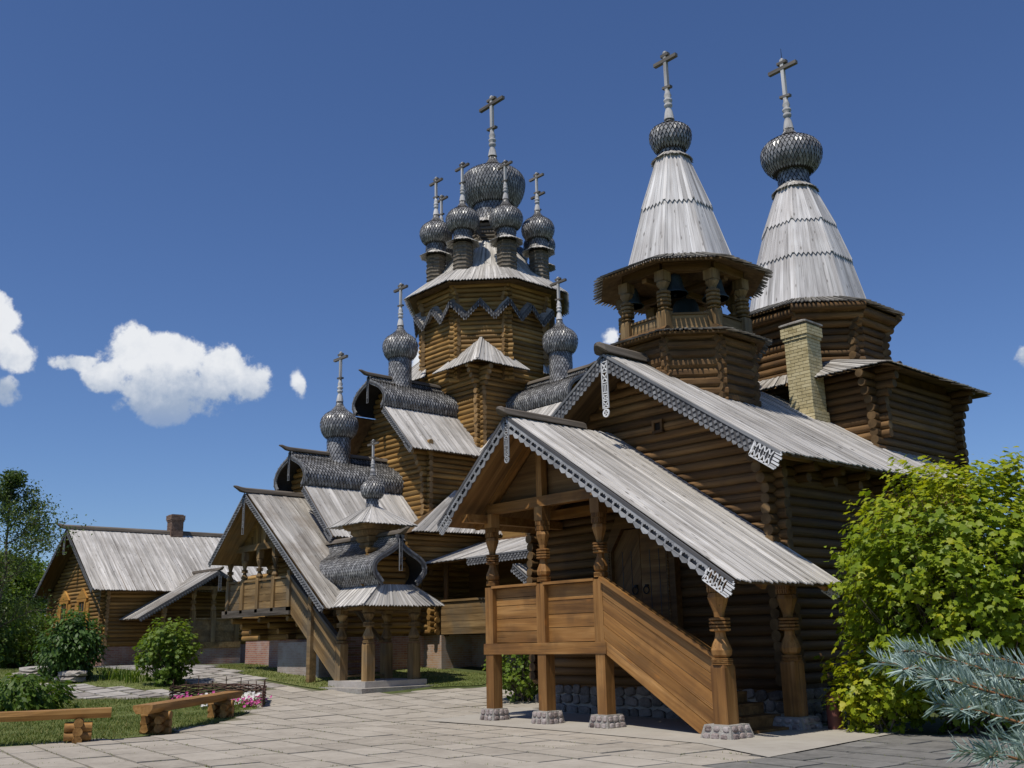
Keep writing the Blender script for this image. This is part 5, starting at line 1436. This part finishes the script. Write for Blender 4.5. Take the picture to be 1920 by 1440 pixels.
    mb = MB(); mb.prism([(X-.45, 21.4, 1.9), (X-.45, 21.4, 3.0), (X-.45, 19.9, 1.9), (X-.45, 19.9, .85)], (.04, 0, 0)); mb.build('stair_side', 'canopyw', th)
    bwallbox(th, 'porch_base', -49.35, 21.2, X-.35, 24.0, .5, 1.66, 'brickwall')
    lg.done('gold')


house()


# ------------------------------------------------------------------ plants
LOBED = [(0, 0), (-.22, .08), (-.5, .2), (-.34, .42), (-.42, .72), (-.17, .68), (0, 1), (.17, .68), (.42, .72), (.34, .42), (.5, .2), (.22, .08)]
OVAL = [(0, 0), (-.24, .3), (-.2, .65), (0, 1), (.2, .65), (.24, .3)]
SIMPLE = [(0, 0), (-.3, .45), (0, 1), (.3, .45)]


def leaf_pts(p, n, t, size, shape):
    n = n.normalized(); t = (t-n*t.dot(n))
    if t.length < 1e-3: t = n.orthogonal()
    t.normalize(); s = t.cross(n)
    return [p+s*x*size+t*y*size-n*abs(x)*size*.25-n*(y*y)*size*.15 for x, y in shape]


def rdir(): 
    while True:
        v = V((R.uniform(-1, 1), R.uniform(-1, 1), R.uniform(-1, 1)))
        if .05 < v.length < 1: return v.normalized()


def shrub(name, label, cat, base, rad, h, clumps, per, size, mats, shape=LOBED, droop=.2, group=None, lift=.5, single=0, low=.04, spread=.16, extra=None, topbias=0.0, squash=1.0):
    bz = base[2]; th = thing(name, base, label, cat, group); O = V(base); lf = MB(); st = MB(); singles = []
    c = O+V((0, 0, h*.5))
    for i in range(clumps):
        d = rdir(); k = R.random()**.28; d.z = d.z*1.0
        lump = 1+.22*MN.noise(d*2.1+O*.37)+.1*MN.noise(d*5+O)
        p = c+V((d.x*rad[0], d.y*rad[1], d.z*h*.52))*k*lump*.92
        if p.z < bz+low: p.z = bz+low+R.random()*.3
        out = (p-c); out.z *= .7; out = out.normalized() if out.length > .1 else V((0, 0, 1))
        ax_ = (out+V((0, 0, lift))+rdir()*.5).normalized()
        if i % 5 == 0: st.tube(O+V((R.gauss(0, rad[0]*.12), R.gauss(0, rad[1]*.12), 0)), p, .022, .006, 5)
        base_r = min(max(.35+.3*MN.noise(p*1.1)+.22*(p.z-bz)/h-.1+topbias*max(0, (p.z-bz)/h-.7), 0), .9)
        for j in range(per):
            q = p+ax_*R.uniform(-.6, 1.0)*spread*1.6+rdir()*spread*R.random()**.5
            if q.z < bz+.01: continue
            n = (out*.55+V((0, 0, .75))+rdir()*.6); t = (out*.7+rdir()*.6+V((0, 0, -droop)))
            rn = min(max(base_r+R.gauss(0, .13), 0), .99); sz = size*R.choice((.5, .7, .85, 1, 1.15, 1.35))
            if len(singles) < single and k > .86: singles.append((q, n, t, sz))
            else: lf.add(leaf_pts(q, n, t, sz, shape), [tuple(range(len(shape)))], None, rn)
    if extra: extra(th, lf, c)
    cr = lf.build('foliage', mats, th, 'stuff')
    if singles:
        mb = MB(); mb.add(leaf_pts(V((0, 0, 0)), V((0, 0, 1)), V((1, 0, 0)), 1, shape), [tuple(range(len(shape)))], None, 0); me = meshof(mb, 'leaf', [mats])
        for q, n, t, sz in singles:
            n = n.normalized(); t = (t-n*t.dot(n)).normalized(); inst('leaf', me, cr, frame(q, t, n.cross(t), n, sz, sz, sz))
    if st.v: st.build('stems', 'bark', th)
    return th


def limb(mb, p, d, L, r, depth, tips, bend=.25, up=.15, n=5, kids=3):
    q = p; seg = 4
    for i in range(seg):
        d = (d+rdir()*bend*.5+V((0, 0, up*.3))).normalized(); e = q+d*L/seg; mb.tube(q, e, r*(1-.7*i/seg), r*(1-.7*(i+1)/seg), n, None, 0, False); q = e
        if depth > 0 and i >= 1:
            for k in range(kids if i < 3 else 1): limb(mb, e, (d+rdir()*.9).normalized(), L*R.uniform(.4, .62), r*.45, depth-1, tips, bend, up, 4, kids)
        if depth <= 1: tips.append((e, d))


def tree(name, label, base, h, r, crown_r, nl, size, mats, group=None, spread=.3, dens=9, lean=(0, 0)):
    th = thing(name, base, label, 'tree', group); O = V(base); tr = MB(); tips = []
    top = O+V((lean[0], lean[1], h)); n = 9; prev = O
    for i in range(n):
        q = O.lerp(top, (i+1)/n)+V((R.gauss(0, .06), R.gauss(0, .06), 0)); tr.tube(prev, q, r*(1-.85*i/n), r*(1-.85*(i+1)/n), 7, None, 0, False); prev = q
        if i >= 1:
            f = (i+1)/n; cl = crown_r*math.sin(min(1, f*1.02)*PI*.93+.15)**.8 if f < 1 else .3
            for k in range(nl):
                a = R.random()*6.283; limb(tr, q, V((math.cos(a), math.sin(a), .55)).normalized(), max(.3, cl*R.uniform(.7, 1.1)), r*.25*(1-.6*f), 1, tips)
    tips.append((top, V((0, 0, 1)))); tr.build('trunk', 'bark', th); lf = MB()
    for p, d in tips:
        b = .45+.35*MN.noise(p*.7)
        for j in range(dens):
            q = p+rdir()*spread*R.random()**.6; nn = (rdir()+V((0, 0, .7))); lf.add(leaf_pts(q, nn, rdir()+V((0, 0, -.5)), size*R.uniform(.7, 1.2), OVAL if size > .1 else SIMPLE), [tuple(range(6 if size > .1 else 4))], None, min(max(b+R.gauss(0, .15), 0), .99))
    lf.build('crown', mats, th, 'stuff'); return th


def seeds(th, lf, c):
    mb = MB()
    for i in range(60):
        p = c+V((R.uniform(-1.0, .5), R.uniform(-1.6, -.5), R.uniform(.9, 1.7)))
        for j in range(24):
            q = p+rdir()*.11; mb.add(leaf_pts(q, rdir(), rdir(), .03, SIMPLE), [(0, 1, 2, 3)])
    mb.build('seed_heads', 'berry', th, 'stuff')


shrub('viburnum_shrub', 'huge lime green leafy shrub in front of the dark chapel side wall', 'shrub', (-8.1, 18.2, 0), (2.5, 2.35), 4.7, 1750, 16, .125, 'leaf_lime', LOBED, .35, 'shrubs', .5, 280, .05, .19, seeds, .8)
shrub('viburnum_shrub', 'low lime green bush at the foot of the huge shrub by the paving', 'shrub', (-9.5, 17.0, 0), (.95, .6), 1.45, 170, 13, .11, 'leaf_lime', LOBED, .3, 'shrubs')
shrub('viburnum_shrub', 'green bush seen between the porch posts under the stair landing', 'shrub', (-20.6, 18.6, .08), (.75, .9), 2.1, 170, 13, .11, 'leaf_mid', LOBED, .3, 'shrubs')
shrub('weeping_shrub', 'round dark green weeping bush in front of the log house', 'shrub', (-36.9, 12.3, .68), (1.0, 1.0), 2.2, 560, 14, .15, 'leaf_dark', OVAL, 1.6, 'shrubs', .1, 0, .03, .2)
shrub('currant_bush', 'bright green upright bush beside the path to the log house', 'shrub', (-32.8, 14.05, .5), (.95, .95), 2.05, 260, 14, .12, 'leaf_mid', LOBED, .3, 'shrubs', .9)
shrub('peony_bush', 'low wide leafy bush on the lawn behind the left bench', 'shrub', (-28.8, 8.3, .06), (1.3, 1.5), .95, 260, 14, .17, 'leaf_mid', OVAL, .6, 'shrubs', .7)
tree('birch_tree', 'slender birch with sparse leaves at the left edge', (-47.2, 12.6, .85), 8.0, .12, 2.3, 7, .13, 'leaf_birch', 'trees on the left', .45, 8)
tree('broadleaf_tree', 'dense green tree behind the left corner of the log house', (-60.5, 16.3, .85), 5.4, .15, 2.6, 8, .2, 'leaf_mid', 'trees on the left', .5, 16)
for (x, y, rr, h_, m_, lb) in ((-50.5, 12.9, 1.9, 3.6, 'leaf_dark', 'dark bush below the birch tree'), (-53.5, 15.2, 1.6, 2.9, 'leaf_mid', 'mid green bush against the left corner of the log house'), (-62, 15.5, 3.4, 5.0, 'leaf_dark', 'dark hedge-like bush far behind the birch tree'), (-70, 20, 4.5, 6.2, 'leaf_dark', 'tall dark thicket bush farthest back behind the log house')):
    shrub('garden_bush', lb, 'bush', (x, y, .85), (rr, rr), h_, int(120+rr*70), 16, .24, m_, OVAL, .4, 'bushes on the left', .5, 0, .05, .35)


def needles(mb, p, q, L, n, rnd=.5, w=.0011, fwd=.75):
    d = (q-p); Ln = d.length; d = d.normalized(); a = d.orthogonal().normalized(); b = d.cross(a)
    for i in range(n):
        t = R.random(); an = R.uniform(0, 2*PI); o = a*math.cos(an)+b*math.sin(an)
        v = (o+d*fwd*R.uniform(.7, 1.3)+V((0, 0, .25))).normalized(); s = v.cross(rdir()).normalized()*w; c = p+d*Ln*t; l = L*R.uniform(.75, 1.15)
        mb.add([c-s, c+s, c+v*l*.7+s*.8, c+v*l, c+v*l*.7-s*.8], [(0, 1, 2, 3, 4)], None, min(max(rnd+R.gauss(0, .2), 0), .99))


def spruce(name, label, base, h, whorls, L0, nl, nn, w=.0011, only=None, sub=6):
    th = thing(name, base, label, 'tree', 'spruce trees'); O = V(base); tk = MB(); nd = MB(); tw = MB()
    tk.tube(O, O+V((0, 0, h)), .05, .008, 8)
    for z, L in whorls:
        k = R.randint(5, 6); a0 = R.random()*6.28
        for i in range(k):
            a = a0+i*2*PI/k+R.gauss(0, .12); branch(tw, nd, O+V((0, 0, z)), V((math.cos(a), math.sin(a), -.08)), L*R.uniform(.85, 1.05), nl, nn, w, sub)
    if only:
        for p, d, L in only: branch(tw, nd, O+V((0, 0, p)), V(d), L, nl, nn, w, sub)
    tk.build('trunk', 'bark', th); tw.build('twigs', 'twig', th, 'stuff'); nd.build('needles', 'needle', th, 'stuff'); return th


def branch(tw, nd, p, d, L, nl, nn, w, sub):
    d = d.normalized(); q = p; n = 6
    for i in range(n):
        e = q+d*L/n+V((0, 0, .012*L*(i-2))); tw.tube(q, e, .006*(1-.7*i/n)*max(1, nl*30), .006*(1-.7*(i+1)/n)*max(1, nl*30), 5, None, 0, False)
        needles(nd, q, e, nl, int(nn*L/n), .5, w)
        if i >= 1:
            for s in (-1, 1):
                sd_ = d.cross(V((0, 0, 1))).normalized()*s; bl = L*(.48-.055*i)*R.uniform(.8, 1.1)*(sub if 0 < sub < 1 else 1); bd = (d*.75+sd_*.75+V((0, 0, R.uniform(-.12, .1)))).normalized()
                f = e+bd*bl; tw.tube(e, f, .003*max(1, nl*30), .0015*max(1, nl*30), 4, None, 0, False); needles(nd, e, f, nl, int(nn*bl), .55, w)
                if sub and bl > .12:
                    for k in (.35, .65):
                        m_ = e.lerp(f, k)
                        for s2 in (-1, 1):
                            b2 = (bd*.8+bd.cross(V((0, 0, 1))).normalized()*s2*.6).normalized(); g_ = m_+b2*bl*.36; tw.tube(m_, g_, .002*max(1, nl*30), .001, 4, None, 0, False); needles(nd, m_, g_, nl, int(nn*bl*.36), .6, w)
        q = e
    needles(nd, q, q+d*.02, nl, int(nn*.05), .7, w, 1.6)


SPT = [(-1.045, 1.98, 1.6), (-.98, 1.97, 1.55), (-.94, 1.97, 1.49), (-1.05, 2.31, 1.6), (-1.04, 2.17, 1.57), (-.94, 2.13, 1.53), (-.89, 1.95, 1.46), (-1.0, 2.35, 1.57), (-.87, 2.05, 1.47), (-1.1, 2.12, 1.6)]
spruce('blue_spruce', 'young blue spruce reaching into the lower right corner', (-.235, 2.867, 0), 1.95, [(.8, .6)], 1, .042, 760, .0016,
       [(z-.1+R.uniform(-.03, .03), (x+.25, y-2.85, .1), math.dist((x, y), (-.25, 2.85))) for x, y, z in SPT], .3)
spruce('blue_spruce', 'blue grey spruce half cut off by the left edge', (-30.6, 5.6, .1), 3.6, [(.35+.33*i, 1.75-.16*i) for i in range(10)], 1, .1, 150, .006, None, 0)


# ------------------------------------------------------------------ benches, flower bed, small things
def bench(label, a, b, sup, hz=.44):
    a, b = V((*a, 0)), V((*b, 0)); d = (b-a).normalized(); s = V((-d.y, d.x, 0)); mid = a.lerp(b, .5)
    th = thing('log_bench', (mid.x, mid.y, 0), label, 'bench', 'log benches')
    mb = MB(); n = 8; L = (b-a).length; pr = [(-.2, .0), (.2, 0), (.2, -.08), (.13, -.17), (-.13, -.17), (-.2, -.08)]; vs = []; gs = []
    for t in range(n+1):
        p = a+d*L*t/n
        for x, z in pr: vs.append(p+s*(x+R.gauss(0, .004))+V((0, 0, hz+.17+z+R.gauss(0, .003)))); gs.append((L*t/n, x, z))
    k = len(pr); mb.add(vs, [(t*k+i, t*k+(i+1) % k, (t+1)*k+(i+1) % k, (t+1)*k+i) for t in range(n) for i in range(k)]+[tuple(range(k)), tuple(range(n*k, n*k+k))], gs); mb.build('seat', 'bench', th)
    for f in sup:
        c = a+d*L*f
        for j in range(3):
            z = .075+j*.155-.02
            o = c+V((0, 0, z)); inst('support_log', unit_log('round', ('bench', 'bench')), th, frame(o-s*.3, s, -d, (0, 0, 1), .6, .088, .088))
        for j in range(2):
            for e in (-.14, .14):
                o = c+s*e+V((0, 0, .13+j*.155)); inst('support_log', unit_log('round', ('bench', 'bench')), th, frame(o-d*.24, d, s, (0, 0, 1), .48, .085, .085))
    return th


bench('log bench cut by the left edge with one stacked log support', (-20.1, 7.55), (-21.5, 3.8), (.14, .85))
bench('whole log bench with two stacked log supports before the flower bed', (-20.35, 8.25), (-24.3, 12.2), (.13, .82))


def wattle():
    pts = [V((-25.0, 13.35, 0)), V((-26.4, 14.15, 0)), V((-27.6, 14.0, 0)), V((-28.6, 13.2, 0)), V((-28.5, 12.2, 0))]
    th = thing('wattle_fence', (-27, 13.4, .1), 'low woven twig fence around the flower bed behind the bench', 'fence'); w = MB()
    dense = []
    for p, q in zip(pts, pts[1:]):
        n = int((q-p).length/.1)
        for i in range(n): dense.append(p.lerp(q, i/n))
    for j in range(10):
        prev = None
        for i, p in enumerate(dense):
            t = (dense[min(i+1, len(dense)-1)]-dense[max(i-1, 0)]).normalized(); s = V((-t.y, t.x, 0)); off = .035*math.sin(i*PI/3.2+j*PI)
            q = p+s*off+V((0, 0, zg(p.x, p.y)+.03+j*.042+R.gauss(0, .008)))
            if prev: w.tube(prev, q, .019, None, 5, None, 0, False)
            prev = q
    w.build('woven_twigs', 'wicker', th, 'stuff')
    for i in range(0, len(dense), 4):
        p = dense[i]; z = zg(p.x, p.y); mb = MB(); mb.tube((p.x, p.y, z-.1), (p.x+R.gauss(0, .02), p.y, z+R.uniform(.5, .66)), .018, .013, 6); mb.build('stake', 'wicker', th)
    # petunias
    k = 0
    for i in range(20):
        x, y = R.uniform(-27.9, -24.6), R.uniform(11.9, 13.9)
        a = (x+24.6)/-3.3
        if not inside((x, y), [(-24.5, 12.7), (-25.1, 13.2), (-26.4, 13.9), (-27.5, 13.8), (-28.3, 13.1), (-28.2, 12.3), (-26.0, 12.0)]): continue
        white = MN.noise(V((x*1.3, y*1.3, 3))) > .12; z = zg(x, y); lb = 'white' if white else 'magenta'
        f = thing('petunia', (x, y, z), '%s petunia clump in the flower bed inside the wattle fence' % lb, 'flower', '%s petunias' % lb)
        pt = MB(); lv = MB()
        for j in range(22):
            p = V((x, y, z+.12))+V((R.gauss(0, .15), R.gauss(0, .15), R.uniform(-.06, .16))); n = (rdir()*.7+V((.4, -.6, .8))).normalized(); t = n.orthogonal().normalized(); u = n.cross(t)
            pt.add([p]+[p+(t*math.cos(q*1.2566)+u*math.sin(q*1.2566))*.045+n*.015 for q in range(5)], [(0, 1+q, 1+(q+1) % 5) for q in range(5)])
        for j in range(50): p = V((x, y, z+.04))+V((R.gauss(0, .16), R.gauss(0, .16), R.uniform(0, .16))); lv.add(leaf_pts(p, rdir()+V((0, 0, .8)), rdir(), .07, SIMPLE), [(0, 1, 2, 3)])
        pt.build('blossom', 'petal_w' if white else 'petal_p', f, 'stuff'); lv.build('foliage', 'leaf_mid', f, 'stuff')


wattle()
for i, (x, y, sx, sy, sz, lb) in enumerate(((-39.2, 11.8, 1.5, .8, .34, 'larger flat sandstone block at the path left of the weeping bush'), (-38.4, 12.4, .7, .6, .3, 'small sandstone block leaning by the larger flat one'), (-36.2, 12.1, 1.15, .7, .36, 'sandstone block lying in front of the weeping bush'))):
    th = thing('sandstone_block', (x, y, zg(x, y)), lb, 'stone', 'sandstone blocks')
    for j in range(2): inst('stone', stone_mesh('rockp'), th, frame((x+.1*j, y+.08*j, zg(x, y)+sz*(.3+.52*j)), V((.9, .42, 0)).normalized(), V((-.42, .9, 0)).normalized(), (0, 0, 1), sx*(1-.14*j), sy, sz*.62))
for i, (x, y, lb) in enumerate(((-36.0, 13.3, 'iris clump right of the weeping bush'), (-35.2, 13.5, 'iris clump between the weeping bush and the bright bush'), (-34.2, 13.6, 'iris clump just left of the bright upright bush'))):
    z = zg(x, y); th = thing('iris_clump', (x, y, z), lb+', sword-like leaves', 'plant', 'iris clumps'); mb = MB()
    for j in range(46):
        p = V((x+R.gauss(0, .22), y+R.gauss(0, .2), z)); d = V((R.gauss(0, .28), R.gauss(0, .28), 1)).normalized(); L = R.uniform(.3, .6); s = d.cross(rdir()).normalized()*.016; t = d+V((d.x, d.y, -.2))
        mb.add([p-s, p+s, p+d*L*.6+s, p+d*L*.6+t*L*.4, p+d*L*.6-s], [(0, 1, 2, 3, 4)])
    mb.build('leaves', 'leaf_mid', th, 'stuff')
# red cylinder by the far porch post
th = thing('fire_extinguisher', (-10.35, 16.95, 0), 'faded red extinguisher cylinder standing beside the far porch post', 'extinguisher')
mb = MB(); mb.lathe((-10.35, 16.95, 0), [(.13, .0), (.14, .03), (.14, .55), (.12, .64), (.05, .7)], 16); mb.build('cylinder', 'red', th)
mb = MB(); mb.lathe((-10.35, 16.95, 0), [(.04, .69), (.04, .76), (.02, .78)], 10); mb.tube((-10.45, 16.95, .76), (-10.2, 16.95, .79), .018, None, 6); mb.build('valve', 'iron', th)
mb = MB(); pv = V((-10.25, 16.95, .74))
for t in range(1, 9):
    q = V((-10.25+.3*math.sin(t/8*1.9), 16.95-.03*t, .74-.085*t+.25*math.sin(t/8*PI)*.4)); mb.tube(pv, q, .014, None, 6, None, 0, False); pv = q
mb.build('hose', 'iron', th)
